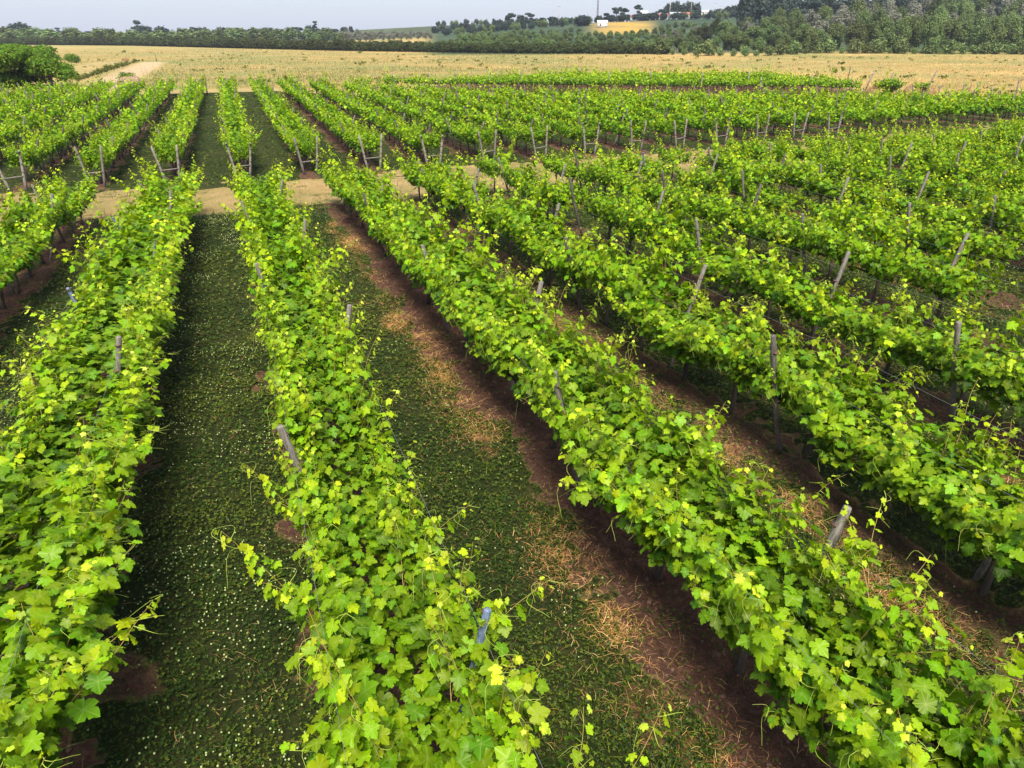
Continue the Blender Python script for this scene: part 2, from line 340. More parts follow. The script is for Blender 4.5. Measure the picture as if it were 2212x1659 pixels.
# ------------------------------------------------------------------ scatter: many small templates in one mesh
def basis(nrm,tip):
    nrm=nrm/np.linalg.norm(nrm,axis=1)[:,None]; tip=tip-(tip*nrm).sum(1)[:,None]*nrm; tip/=np.linalg.norm(tip,axis=1)[:,None]+1e-9
    return np.cross(tip,nrm),tip,nrm
def inst(TV,TF,P,nrm,tip,size,wave=0,rng=None,bend=None):
    """TV (k,3), TF (m,q); returns V,F for all"""
    X,Y,Zx=basis(nrm,tip); n=len(P); k=len(TV)
    T=np.repeat(TV[None],n,0)
    if bend is not None: T[:,:,2]-=bend[:,None]*(T[:,:,1]**2)*.9+ bend[:,None]*(T[:,:,0]**2)*1.2
    if wave: T[:,:,2]+=rng.normal(0,wave,(n,k))*(np.abs(TV[:,0])+np.abs(TV[:,1]-.3))[None]
    V=(T[:,:,0:1]*X[:,None]+T[:,:,1:2]*Y[:,None]+T[:,:,2:3]*Zx[:,None])*np.asarray(size)[:,None,None]+P[:,None]
    F=(TF[None]+np.arange(n)[:,None,None]*k).reshape(-1,TF.shape[1])
    return V.reshape(-1,3),F
half=[(.0,.07),(.10,-.10),(.20,-.14),(.33,-.11),(.40,.0),(.47,.06),(.37,.17),(.52,.25),(.55,.37),(.62,.45),(.52,.55),(.46,.64),(.27,.60),(.31,.74),(.20,.84),(.13,.95)]
ol=half+[(0,1.05)]+[(-x,y) for x,y in half[:0:-1]]
def leaf_fan(ol,fold=.10):
    V=[(0,.34,0)]+[(x,y,fold*abs(x)) for x,y in ol]; n=len(ol)
    return np.array(V,float)-np.array([0,.07,0]),np.array([[0,1+i,1+(i+1)%n] for i in range(n)])
LEAF0=leaf_fan(ol)
ol1=[(0,.05),(.3,-.12),(.46,.05),(.40,.2),(.6,.42),(.42,.62),(.27,.6),(.15,.9),(0,1.03),(-.15,.9),(-.27,.6),(-.42,.62),(-.6,.42),(-.40,.2),(-.46,.05),(-.3,-.12)]
LEAF1=leaf_fan(ol1,.12)
LEAF2=(np.array([(0,0,0),(.5,.15,.08),(.42,.7,.08),(0,1,0),(-.42,.7,.08),(-.5,.15,.08)],float),np.array([[0,1,2,3],[0,3,4,5]]))
def unit(v): return v/ (np.linalg.norm(v,axis=-1,keepdims=True)+1e-9)
def gen_vine(seed,lod):
    rng=np.random.RandomState(seed)
    P=[];Nn=[];T=[];S=[];A=[]
    shoots=MB(); tend=MB()
    nsh={0:20,1:18,2:9}[lod]; step={0:.056,1:.068,2:.125}[lod]; big={0:1.,1:1.12,2:1.7}[lod]
    for side in (-1,1):
        for s in range(nsh):
            y0=-.78+1.56*(s+rng.rand())/nsh
            a=np.array([side*(.24+rng.normal(0,.05)),y0,.78+rng.normal(0,.05)])
            top=np.array([side*(.45+rng.normal(0,.12)),y0+rng.normal(0,.22),1.40+rng.normal(0,.17)])
            Ls=rng.uniform(.9,1.25)*np.linalg.norm(top-a)
            wild=rng.rand()<.27
            if wild: Ls*=rng.uniform(1.3,1.75)
            v=unit(top-a+np.array([side*.25,0,-.2])); p=a.copy(); pts=[p.copy()]; n=int(Ls/step)
            droop=rng.uniform(.02,.09); wand=rng.normal(0,.10,3)*np.array([1,1,.3])
            if wild: wand+=np.array([side*rng.uniform(-.03,.15),rng.normal(0,.12),.03]); droop*=.8
            sz0=rng.uniform(.088,.135)*big
            for i in range(n):
                t=i/n
                want=unit(top-a) if t<.75 else v
                v=unit(v*.8+want*.2+wand*.12*(t>.5)+np.array([0,0,-droop*(t>.65)])+rng.normal(0,.05,3))
                p=p+v*step*(1 if t<.8 else .8); pts.append(p.copy())
                if t<.08: continue
                k=2 if (lod<2 and t<.85 and rng.rand()<.45) else 1
                for q in range(k):
                    out=rng.normal(0,1,3)*np.array([1,1,.35]); out=unit(out+np.array([side*.5*(1 if rng.rand()<.6 else -1),0,.25]))
                    pet=rng.uniform(.04,.11)*(1-.65*max(0,t-.5)/.5)
                    sz=sz0*(1 if t<.6 else 1-.78*((t-.6)/.4)**.9)*rng.uniform(.72,1.15)*(1 if q==0 else .75)
                    P.append(p+out*pet); S.append(sz)
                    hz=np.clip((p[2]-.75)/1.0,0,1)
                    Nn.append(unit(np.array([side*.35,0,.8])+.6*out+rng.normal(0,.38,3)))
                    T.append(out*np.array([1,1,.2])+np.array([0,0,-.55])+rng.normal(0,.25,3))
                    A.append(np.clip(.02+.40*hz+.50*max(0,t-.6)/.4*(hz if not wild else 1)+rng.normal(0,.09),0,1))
            pts=np.array(pts)
            if lod<2: shoots.tube(pts[::2],np.linspace(.0045,.0015,len(pts[::2])),3 if lod else 4,cap=False)
            if lod==0:
                for q in range(4 if wild else 2):      # tendrils
                    i=rng.randint(len(pts)//2,len(pts)); d=unit(rng.normal(0,1,3)); L_=rng.uniform(.1,.22); tt=np.linspace(0,1,7)[:,None]
                    perp=unit(np.cross(d,[0,0,1.])); cur=pts[i]+d*L_*tt+np.array([0,0,-.5])*L_*tt**2+perp*L_*.35*np.sin(tt*4)
                    tend.tube(cur,np.linspace(.0022,.001,7),3,cap=False)
    nf={0:500,1:290,2:85}[lod]     # laterals filling the two walls and the open middle
    side=np.where(rng.rand(nf)<.5,-1,1); h=rng.rand(nf)**.8; ctr=rng.rand(nf)<.5
    x=side*(.22+.25*h)+rng.normal(0,.09,nf); x=np.where(ctr,rng.uniform(-.36,.36,nf),x); z=np.where(ctr,rng.uniform(.76,1.28,nf),.70+.70*h+rng.normal(0,.05,nf))
    y=rng.uniform(-.8,.8,nf)
    for i in range(nf):
        P.append(np.array([x[i],y[i],z[i]])); S.append(rng.uniform(.085,.14)*big); Nn.append(unit(np.array([side[i]*.3*(0 if ctr[i] else 1),0,.9])+rng.normal(0,.35,3)))
        T.append(np.array([side[i]*rng.uniform(-.5,1),rng.normal(0,.7),-.5])); A.append(np.clip((.12 if ctr[i] else .26*h[i])+rng.normal(.03,.07),0,1))  # middle leaves darkened through low age values, painting shade into the open V
    P,Nn,T,S,A=map(np.array,(P,Nn,T,S,A))
    TV,TF=(LEAF0,LEAF1,LEAF2)[lod]
    if lod<2: S=np.minimum(S,.122*big)
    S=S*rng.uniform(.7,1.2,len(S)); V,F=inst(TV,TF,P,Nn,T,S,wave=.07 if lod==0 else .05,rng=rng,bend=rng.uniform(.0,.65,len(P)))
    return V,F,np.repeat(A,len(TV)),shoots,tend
def gen_trunk(seed,lod=0):
    rng=np.random.RandomState(seed); mb=MB(); n=8 if lod==0 else 5
    zz=np.linspace(-.12,.66,8 if lod==0 else 4); lean=rng.normal(0,.07,2)
    P=np.stack([lean[0]*zz+np.cumsum(rng.normal(0,.012,len(zz))),lean[1]*zz+np.cumsum(rng.normal(0,.012,len(zz))),zz],1)
    rad=np.interp(zz,[-.12,.05,.3,.66],[.06,.045,.034,.048])*(1+rng.normal(0,.1,len(zz)))
    mb.tube(P,rad,n)
    for side in(-1,1):
        q=[P[-1],P[-1]+[side*.12,rng.normal(0,.03),.08],[side*.29,rng.normal(0,.04),.80]]
        mb.tube(q,[.038,.03,.026],n,cap=False)
        for d in(-1,1):
            tt=np.linspace(0,1,6 if lod==0 else 3); c=np.stack([side*.29+np.cumsum(rng.normal(0,.01,len(tt))),d*.66*tt,.79+.02*np.sin(tt*5)+rng.normal(0,.008,len(tt))],1)
            mb.tube(c,np.linspace(.026,.014,len(tt))*(1+rng.normal(0,.12,len(tt))),max(4,n-2))
    return mb
ORD='zeroth first second third fourth fifth sixth seventh eighth ninth tenth eleventh twelfth thirteenth fourteenth fifteenth sixteenth seventeenth eighteenth nineteenth'.split()
TEN={2:'twenty',3:'thirty',4:'forty',5:'fifty',6:'sixty',7:'seventy',8:'eighty',9:'ninety'}
TENTH={2:'twentieth',3:'thirtieth',4:'fortieth',5:'fiftieth',6:'sixtieth',7:'seventieth',8:'eightieth',9:'ninetieth'}
def ordw(n):
    if n<20: return ORD[n]
    if n>=100: return 'hundredth' if n==100 else 'hundred-and-'+ordw(n-100)
    return TENTH[n//10] if n%10==0 else TEN[n//10]+'-'+ORD[n%10]
def rowname(k):
    return ('%s row right of clover alley'%ordw(k+1)) if k>=0 else ('%s row left of clover alley'%ordw(-k))

# ------------------------------------------------------------------ vines
rs=np.random.RandomState(77); random.seed(4)
cands=[]
VSP=1.4
for k in range(-4,16):
    X=NX0+NSP*k; i=0
    Y=NEND+.09*max(0,X-8)
    while Y>-1.0:
        i+=1
        if not(rs.rand()<.06 and k>1): cands.append(('n',k,i,X+rs.normal(0,.03),Y+rs.normal(0,.06)))
        Y-=VSP
for k in range(-14,27):
    X=FX0+FSP*k; Y=float(fstart(X))+.7; i=0
    while Y<float(fend(X)):
        i+=1
        if rs.rand()>.03: cands.append(('f',k,i,X+rs.normal(0,.04),Y+rs.normal(0,.06)))
        Y+=VSP
def vis(X,Y,z0=.2,mg=60):
    u,v,zc=project(X,Y,tz(X,Y)+1.2); u=float(u);v=float(v);zc=float(zc); r=1.1*FPX*K/max(zc,.3)
    return zc>.3 and -r-mg<u<2212+r+mg and v<1659+r+mg, zc
cands2=[]
for c_ in cands:
    ok,zc=vis(c_[3],c_[4])
    if ok: cands2.append((zc,)+c_)
cands2.sort()
single=cands2[:298]; rest=cands2[298:]
protos={}
for lod,nv in((0,6),(1,6),(2,6)):
    for s_ in range(nv):
        protos[(lod,s_)]=None
def make_vine(lod,s_):
    V,F,A,sh,te=gen_vine(100*lod+s_+3,lod); nleaf=len(V)
    root=empty('grapevine',(0,0,0))
    gen_trunk(s_+9*lod,0 if lod==0 else 1).build('trunk',M['bark'],root,smooth=True)
    mats=[M['vine'] if lod<2 else M['vine_far'],M['shoot'],M['tendril']]; mi=[np.zeros(len(F),int)]; Vs=[V]; nv_=len(V)
    if lod<2:
        Fs=[F]
        for q,mb_ in enumerate((sh,te) if lod==0 else (sh,)):
            v_=np.vstack(mb_.V); f_=np.vstack(mb_.F); f3=np.vstack([f_[:,[0,1,2]],f_[:,[0,2,3]]]); Vs.append(v_); Fs.append(f3+nv_); nv_+=len(v_); mi.append(np.full(len(f3),q+1))
        V=np.vstack(Vs);F=np.vstack(Fs); A=np.concatenate([A,np.full(len(V)-len(A),.5)])
    vv=np.zeros(len(V))
    if lod==0:
        nl=len(LEAF0[0]); pat=np.zeros(nl); pat[[0,1,6,10,17,24,28]]=1; cnt_=nleaf; vv[:cnt_]=np.tile(pat,cnt_//nl)
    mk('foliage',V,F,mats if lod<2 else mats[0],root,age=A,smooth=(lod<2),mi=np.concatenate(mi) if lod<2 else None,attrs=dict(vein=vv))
    return root
def copy_tree(o,parent=None):
    c_=o.copy(); C.objects.link(c_)
    if parent is not None: c_.parent=parent
    for ch in [x for x in o.children]: 
        copy_tree(ch,c_)
    return c_
used={}
for (zc,blk,k,i,X,Y) in single:
    lod=0 if zc<12.5 else (1 if zc<40 else 2)
    s_=rs.randint(6)
    if protos[(lod,s_)] is None:
        protos[(lod,s_)]=make_vine(lod,s_); o=protos[(lod,s_)]
    else: o=copy_tree(protos[(lod,s_)])
    o.location=(X,Y,tz(X,Y)-.0); o.rotation_euler=(0,0,(math.pi if rs.rand()<.5 else 0)+rs.normal(0,.03)); q=rs.uniform(.84,1.12)
    if blk=='n' and k==-1: o.location.x+=.13; o.scale=(rs.uniform(1.05,1.25),1,q)
    elif blk=='n' and k>=3: o.scale=(rs.uniform(.72,1.0),rs.uniform(.88,1),q*rs.uniform(.88,1.02))
    else: o.scale=(rs.uniform(.82,1.08),1,q)
    if blk=='n': tag(o,'grapevine, %s from track, %s'%(ordw(i),rowname(k)),'grapevine','grapevines on the near trellis rows')
    else: tag(o,'small grapevine, %s beyond the track, %s'%(ordw(i),rowname(k)),'grapevine','grapevines on the trellis rows beyond the track')
# the distant vines, one mesh
V2=[gen_vine(900+q,2) for q in range(5)]; T2=[gen_trunk(40+q,1) for q in range(4)]
bV=[];bF=[];bA=[];nb=0; tb=MB(); 
def addfar(X,Y,zrot,thin=1.0,hs=1.0,ysc=1.):
    global nb
    V,F,A,_,_=V2[rs.randint(5)]
    if thin<1:
        keep=np.repeat(rs.rand(len(F)//2)<thin,2); F=F[keep]
    c_,s_=math.cos(zrot),math.sin(zrot); z0=tz(X,Y)
    sc=rs.uniform(.92,1.1)*hs
    W=np.stack([X+V[:,0]*c_-V[:,1]*s_*ysc,Y+V[:,0]*s_+V[:,1]*c_*ysc,z0+V[:,2]*sc],1)
    bV.append(W);bF.append(F+nb);bA.append(np.clip(A+rs.normal(0,.05),0,1)); nb+=len(W)
    t_=T2[rs.randint(4)]; TVv=np.vstack(t_.V); W=np.stack([X+TVv[:,0]*c_-TVv[:,1]*s_,Y+TVv[:,0]*s_+TVv[:,1]*c_,z0+TVv[:,2]*sc],1); tb.add(W,np.vstack(t_.F))
for (zc,blk,k,i,X,Y) in rest: addfar(X,Y,math.pi*rs.randint(2))
# the strip behind: rows that run across the view
sa=at_z(925,196); sb=at_z(1860,204); ln=math.hypot(sb[0]-sa[0],sb[1]-sa[1]); dx,dy=(sb[0]-sa[0])/ln,(sb[1]-sa[1])/ln; srot=math.atan2(dy,dx)-math.pi/2
nxn,nyn=-dy,dx
strip_ends=[]
for r_i in range(7):
    s0=0+r_i*2.6; s1=ln+r_i*-1.0
    t_=s0
    while t_<s1:
        x_=sa[0]+dx*t_+nxn*r_i*2.9; y_=sa[1]+dy*t_+nyn*r_i*2.9
        if vis(x_,y_)[0] and rs.rand()>.02: addfar(x_,y_,srot,thin=.8 if r_i else 1.)
        t_+=1.3
for u_,v_ in((905,194),(895,195),(880,195),(850,196),(845,196),(790,196),(1898,204),(1912,204),(1930,205),(1985,205)):
    x_,y_=at_z(u_,v_); addfar(x_,y_,srot)
o=mk('distant_grapevines',np.vstack(bV),np.vstack(bF),M['vine_far'],age=np.concatenate(bA)); tag(o,'mass of small distant grapevines filling the far rows before the dry field','grapevines',kind='stuff')
tr=tb.build('distant_trunks',M['bark']); tag(tr,'thin dark trunks under the distant rows of grapevines','trunks',kind='stuff')

# ------------------------------------------------------------------ trellis posts
def post_mb(seed,h=1.72,r=.05,lean=.46):
    rng=np.random.RandomState(seed); mb=MB(); zz=np.array([-.1,.3,.7,1.1,1.45,h-.012,h])
    bow=rng.normal(0,.02); x=.10+(lean)*zz/h*1.0+bow*np.sin(zz/h*3.14); y=np.full(len(zz),0.)+rng.normal(0,.02)*zz
    rad=r*(1+rng.normal(0,.06,len(zz))); rad[-1]=rad[-2]*.86
    mb.tube(np.stack([x,y,zz],1),rad,10); return mb
pp={}
def make_post(mat,seed,r=.05,h=1.72,lean=.46):
    root=empty('trellis_post',(0,0,0)); post_mb(seed,h,r,lean).build('post_shaft',M[mat],root,smooth=False)
    for z in(.85,1.2,1.55):
        mb=MB(); mb.tube([(.10+lean*z/h,0,z-.008),(.10+lean*z/h,0,z+.008)],r*1.16,8); mb.build('wire_tie',M['band'],root)
    return root
def place_post(X,Y,side,mat,label,group,seed=None,h=1.72,r=.05,lean=.46):
    seed=rs.randint(4) if seed is None else seed
    key=(mat,seed,r,h,lean)
    if key not in pp: pp[key]=make_post(mat,seed,r,h,lean); o=pp[key]
    else: o=copy_tree(pp[key])
    o.location=(X,Y,tz(X,Y)); o.rotation_euler=(0,rs.normal(0,.02),0 if side>0 else math.pi); tag(o,label,'post',group); return o
farposts=[];allposts=[]
special={(-1,-1,1):'post_blue',(-1,-1,2):'post_blue',(0,1,0):'post_blue',(-1,1,2):'post_blue',(5,-1,3):'post_blue'}
for k in range(-3,15):
    X=NX0+NSP*k
    for side,Y0 in((-1,6.65),(1,3.6)):
        for j in range(0,5):
            Y=Y0+6.15*j
            if Y>NEND: continue
            ok,zc=vis(X,Y)
            if not ok: continue
            mat=special.get((k,side,j)) or ['post','post_dark','post'][rs.randint(3)]
            col={'post':'grey weathered','post_dark':'dark weathered','post_blue':'blue painted'}[mat]
            place_post(X,Y+rs.normal(0,.08),side,mat,'%s %s-leaning post, %s from front, %s'%(col,'left' if side<0 else 'right',ordw(j+1),rowname(k)),'leaning posts of the near trellis rows',h=rs.choice([1.66,1.72,1.78]) if mat!='post_blue' else 1.58,r=.036 if mat!='post_blue' else .028,lean=rs.choice([.44,.5]))
cnt=0
FP=[]
for k in range(-14,27):
    X=FX0+FSP*k
    for side,off in((-1,5.2),(1,2.6)):
        Y=float(fstart(X))+off; j=0
        while Y<float(fend(X)):
            j+=1; ok,zc=vis(X,Y)
            if ok: FP.append((zc,k,side,j,X,Y))
            Y+=6.1
FP.sort()
for (zc,k,side,j,X,Y) in FP[:130]:
    place_post(X,Y,side,['post','post_dark','post_dark'][rs.randint(3)],'slim %s-leaning post, %s beyond track, %s'%('left' if side<0 else 'right',ordw(j),rowname(k)),'posts of the rows beyond the track',h=1.72,r=.045,lean=.55)
mb=MB()
for (zc,k,side,j,X,Y) in FP[130:]:
    z=tz(X,Y); hh=rs.uniform(1.65,1.95); mb.tube([(X+side*.1,Y,z-.1),(X+side*(.1+rs.uniform(.3,.6)),Y,z+hh)],.05,6)
o=mb.build('distant_posts',M['post_dark']); tag(o,'thin grey posts standing among the distant vine rows','posts',kind='stuff')
# end frames of the far block: two posts and a cross bar
def make_frame(seed):
    rng=np.random.RandomState(seed); root=empty('trellis_end_frame',(0,0,0))
    for s_,ln_ in((-1,.28),(1,.16)):
        mb=MB(); zz=np.array([-.1,.4,.9,1.3,1.548,1.56]); x=s_*(.27+ln_*zz/1.56); r=np.array([.054,.052,.05,.048,.046,.038]); mb.tube(np.stack([x,rng.normal(0,.01,6),zz],1),r,10); po=mb.build('post',M['post_light'] if seed%2 else M['post'],root)
        for z in(.75,1.05,1.3):
            mt=MB(); mt.tube([(s_*(.27+ln_*z/1.56),0,z-.012),(s_*(.27+ln_*z/1.56),0,z+.012)],.06,8)
            mt.build('wire_tie',M['band'],po)
    mb=MB(); mb.tube([(-.36,-.06,.55),(.33,-.06,.60)],.026,6); mb.build('crossbar',M['post'],root)
    return root
fr=[make_frame(1),make_frame(2),make_frame(3)]; nfr=0
for k in range(-4,13):
    X=FX0+FSP*k; Y=float(fstart(X))-.25
    ok,zc=vis(X,Y)
    if not ok: continue
    o=fr[nfr] if nfr<3 else copy_tree(fr[nfr%3]); nfr+=1
    o.location=(X,Y,tz(X,Y)); o.rotation_euler=(rs.normal(0,.03),rs.normal(0,.03),rs.normal(0,.08)); q=rs.uniform(.94,1.08); o.scale=(rs.uniform(.9,1.1),1,q)
    tag(o,'pale two-post end frame beyond the track, %s'%rowname(k),'trellis frame','end frames along the far side of the track')
# posts of the strip behind
i=0
for u_,v_,h_,l_ in((928,194,2.,0),(985,196,2.4,.1),(1058,197,2.6,0),(1120,196,2.6,-.5),(1315,198,2.4,.0),(1210,198,1.8,0),(1403,199,2.6,0),(1513,202,2.6,0),(1613,200,2.6,0),(1745,201,2.3,-.15),(1834,201,2.0,0),(1866,201,2.8,-.7),(1912,203,2.6,-.4),(1995,206,3.,-.8),(1640,203,2.,0),(850,195,2.1,.0),(2075,215,2.1,0),(2045,218,1.4,.2),(2108,216,2.1,.2),(2192,214,2.6,.1),(2140,226,2.2,.3),(2025,212,1.6,0)):
    i+=1; x_,y_=at_z(u_,v_); mb=MB(); px=project(x_,y_,0)[2]; h_*=float(px)/95.
    root=empty('vineyard_post',(x_,y_,tz(x_,y_))); mb.tube([(0,0,-.1),(-l_*.5*cA,l_*.5*sA,h_*.5),(-l_*cA,l_*sA,h_)],[.07,.07,.065],8); mb.build('post_shaft',M['post' if i%3 else 'post_light'],root)
    mt=MB(); mt.tube([(-l_*.8*cA,l_*.8*sA,h_*.8-.02),(-l_*.8*cA,l_*.8*sA,h_*.8+.02)],.085,8); mt.build('wire_tie',M['band'],root)
    tag(root,'weathered post, %s built along the edge of the furthest vine strip'%ordw(i),'post','posts of the furthest vine strip')
    root['label']='weathered grey post at the furthest vines, near column %s of the strip edge'%ordw(i)
# wires
for k in range(-2,7):
    X=NX0+NSP*k
    for side in(-1,1):
        for z_,off,nm in((1.46,.50,'upper'),):
            yy=np.linspace(-1,NEND+.6,60); zz=terrain(np.full(60,X),yy)+z_-.03*np.abs(np.sin(yy*.51)); mb=MB()
            mb.tube(np.stack([np.full(60,X+side*off),yy,zz],1),.0013,4,cap=False); o=mb.build('trellis_wire',M['wire'])
            tag(o,'thin steel %s wire, %s side, %s'%(nm,'left' if side<0 else 'right',rowname(k)),'wire','wires of the near trellis rows')

# ------------------------------------------------------------------ ground cover (stuff)
def frustum_pts(n,x0,x1,y0,y1,rng,power=1.5,ref=6.,mg=40):
    X=rng.uniform(x0,x1,n);Y=rng.uniform(y0,y1,n); u,v,zc=project(X,Y,terrain(X,Y))
    ok=(zc>.5)&(u>-mg)&(u<2212+mg)&(v<1659+mg)&(rng.rand(n)<np.minimum(1,(ref/np.maximum(zc,.5))**power))
    return X[ok],Y[ok],zc[ok]
rng=np.random.RandomState(21)
def tri_clover():
    V=[];F=[]
    for i in range(3):
        a=i*2*math.pi/3; c_,s_=math.cos(a),math.sin(a)
        q=[(0,0,0),(.35,.35,.06),(0,.95,.02),(-.35,.35,.06)]
        F.append([len(V)+j for j in range(4)])
        V+=[(x*c_-y*s_,x*s_+y*c_,z) for x,y,z in q]
    return np.array(V),np.array(F)
CT=tri_clover()
X,Y,zc=frustum_pts(2600000,-12,24,.5,28.5,rng,1.7,6.5)
X_,Y_,z_=frustum_pts(900000,-25,60,34.5,92,rng,1.3,22); kk=rng.rand(len(X_))<.5; X=np.concatenate([X,X_[kk]]);Y=np.concatenate([Y,Y_[kk]]);zc=np.concatenate([zc,z_[kk]])
so_,gr_,st_,_=zones(X,Y); dens=gr_*(.35+.9*vnoise(X,Y,.5,5))+so_*(.05+.35*(vnoise(X,Y,.3,8)>.68))
k_=rng.rand(len(X))<dens*.62; X,Y,zc=X[k_],Y[k_],zc[k_]; n=len(X); print('clover',n)
hgt=rng.rand(n)*.05+.01+.03*vnoise(X,Y,.4,6)
P=np.stack([X,Y,gz(X,Y)+hgt],1); nr=np.stack([rng.normal(0,.35,n),rng.normal(0,.35,n),np.ones(n)],1); tp=rng.normal(0,1,(n,3)); tp[:,2]=0
size=rng.uniform(.012,.022,n)*np.maximum(1,(zc/6.5)**.75)
V,F=inst(CT[0],CT[1],P,nr,tp,size); age=np.clip(.35+.5*(vnoise(X,Y,1.2,14)-.5)+hgt*4+rng.normal(0,.2,n),0,1)
o=mk('clover',V,F,M['clover'],age=np.repeat(age,len(CT[0]))); tag(o,'low dark green clover covering the alleys between the vine rows','clover',kind='stuff')
# clover flowers
X,Y,zc=frustum_pts(130000,-12,24,.5,28.5,rng,.5,7)
so_,gr_,st_,_=zones(X,Y); kx=np.round((X-NX0)/NSP-.5)
fd=np.where(kx==-1,1.,np.where(kx==0,.22,.3))*(.15+1.3*sstep(.35,.8,vnoise(X,Y,.9,15)))
k_=rng.rand(len(X))<gr_*fd*.58; X,Y,zc=X[k_],Y[k_],zc[k_]; n=len(X); print('flowers',n)
oc=np.array([(0,0,1),(1,0,0),(0,1,0),(-1,0,0),(0,-1,0),(0,0,-1.),(.0,.0,0)]); 
hv=[(math.cos(a)*c,math.sin(a)*c,s) for c,s in((.75,-.6),(1,.1),(.6,.75)) for a in np.arange(6)*math.pi/3]
hf=[[r*6+j,r*6+(j+1)%6,(r+1)*6+(j+1)%6,(r+1)*6+j] for r in range(2) for j in range(6)]+[[12,13,14,15],[12,15,16,17]]
P=np.stack([X,Y,gz(X,Y)+rng.uniform(.06,.11,n)],1); V,F=inst(np.array(hv),np.array(hf),P,np.stack([rng.normal(0,.3,n),rng.normal(0,.3,n),np.ones(n)],1),rng.normal(0,1,(n,3)),rng.uniform(.0065,.011,n)*np.maximum(1,(zc/10)**.4))
o=mk('clover_flowers',V,F,M['flower']); tag(o,'tiny white round clover flowers dotting the dark alleys','flowers',kind='stuff')
BL=(np.array([(-.03,0,0),(.03,0,0),(.022,.5,.05),(-.022,.5,.05),(.004,1,.28),(-.004,1,.28)],float),np.array([[0,1,2,3],[3,2,4,5]]))
# green blades
X,Y,zc=frustum_pts(900000,-12,24,.5,36,rng,1.5,6)
so_,gr_,st_,_=zones(X,Y); kx=np.round((X-NX0)/NSP-.5); gd=np.where(kx==-1,.25,1.)*sstep(.4,.7,vnoise(X,Y,.8,16))
gd=np.where((kx>=1)&(X>4),.7,gd)
k_=rng.rand(len(X))<np.clip(gr_+.12,0,1)*gd*.75; X,Y,zc=X[k_],Y[k_],zc[k_]; n=len(X); print('blades',n)
up=np.stack([rng.normal(0,.5,n),rng.normal(0,.5,n),np.ones(n)],1); P=np.stack([X,Y,gz(X,Y)-.005],1)
V,F=inst(*BL,P,rng.normal(0,1,(n,3))+[0,0,.2],up,rng.uniform(.05,.15,n)*np.maximum(1,(zc/8)**.5)); o=mk('grass',V,F,M['grass'],age=np.repeat(np.clip(rng.normal(.35,.3,n),0,1),6)); tag(o,'short green grass blades growing through the alleys','grass',kind='stuff')
# straw
X,Y,zc=frustum_pts(600000,-12,24,.5,34,rng,1.5,6)
so_,gr_,st_,_=zones(X,Y); sd=st_*1.1+.09*(gr_+so_)*sstep(.5,.8,vnoise(X,Y,.6,17))+.015
k_=rng.rand(len(X))<sd*3.2; X,Y,zc=X[k_],Y[k_],zc[k_]; n=len(X); print('straw',n)
ST=(np.array([(-.012,0,0),(.012,0,0),(.075,.5,.12),(.050,.52,.12),(.010,1,.0),(-.006,1,.0)],float),np.array([[0,1,2,3],[3,2,4,5]]))
P=np.stack([X,Y,gz(X,Y)+rng.uniform(.01,.05,n)],1); tp=rng.normal(0,1,(n,3)); tp[:,2]*=.22; nr=np.stack([rng.normal(0,.3,n),rng.normal(0,.3,n),np.ones(n)],1)
V,F=inst(*ST,P,nr,tp,rng.uniform(.03,.12,n)*np.maximum(1,(zc/9)**.5)); o=mk('straw',V,F,M['straw'],age=np.repeat(rng.rand(n),6)); tag(o,'golden dry straw lying beside the bare soil strips','straw',kind='stuff')
# piles of dry prunings and straw beside the soil strips
PX=[];PY=[];PZ=[]
for k in range(1,7):
    y_=1.2
    while y_<24:
        y_+=rng.exponential(.42)+.12
        if vnoise(k*3.1,y_,1.6,31)<.36: continue
        cx=NX0+NSP*k-(.86 if k!=3 else .95)+rng.normal(0,.13); m_=int(rng.uniform(60,260)*min(1,(7/max(y_,3)))); r_=rng.uniform(.09,.24)
        PX+=list(cx+rng.normal(0,r_,m_)); PY+=list(y_+rng.normal(0,r_*1.5,m_)); PZ+=list(rng.uniform(.01,.07,m_))
PX,PY,PZ=map(np.array,(PX,PY,PZ)); n=len(PX); PX=PX.repeat(3)+rng.normal(0,.05,n*3);PY=PY.repeat(3)+rng.normal(0,.08,n*3);PZ=PZ.repeat(3)*rng.uniform(.3,1,n*3);n*=3; P=np.stack([PX,PY,gz(PX,PY)+PZ],1); tp=rng.normal(0,1,(n,3)); tp[:,2]*=.3; print('piles',n)
V,F=inst(*ST,P,np.stack([rng.normal(0,.4,n),rng.normal(0,.4,n),np.ones(n)],1),tp,rng.uniform(.03,.12,n)*np.maximum(1,(PY/9)**.4)); o=mk('straw_piles',V,F,M['pile'],age=np.repeat(rng.rand(n),6)); tag(o,'orange tan clumps of dry straw along the edges of the soil strips','straw',kind='stuff')
# soil clods
X,Y,zc=frustum_pts(160000,-6,20,.5,20,rng,1.2,5)
so_,_,_,_=zones(X,Y); k_=rng.rand(len(X))<so_*.55; X,Y,zc=X[k_],Y[k_],zc[k_]; n=len(X)
M['clod']=plain('soil_clod',(.12,.065,.045),.95,.4,30)
P=np.stack([X,Y,gz(X,Y)],1); V,F=inst(np.array(hv)*[1,1,.7],np.array(hf),P,np.stack([rng.normal(0,.3,n),rng.normal(0,.3,n),np.ones(n)],1),rng.normal(0,1,(n,3)),rng.gamma(2,.0045,n)+.003,wave=.4,rng=rng)
o=mk('soil_clods',V,F,M['clod']); tag(o,'small crumbs of reddish brown soil under the vines','soil',kind='stuff')
# dry grass of the field and the track
X1,Y1,z1=frustum_pts(1500000,-14,40,26.5,37.5,rng,1.2,24); so_,gr_,st_,bk=zones(X1,Y1); k_=rng.rand(len(X1))<(1-bk)*.22; X1,Y1,z1=X1[k_],Y1[k_],z1[k_]; h1=rng.uniform(.03,.09,len(X1))
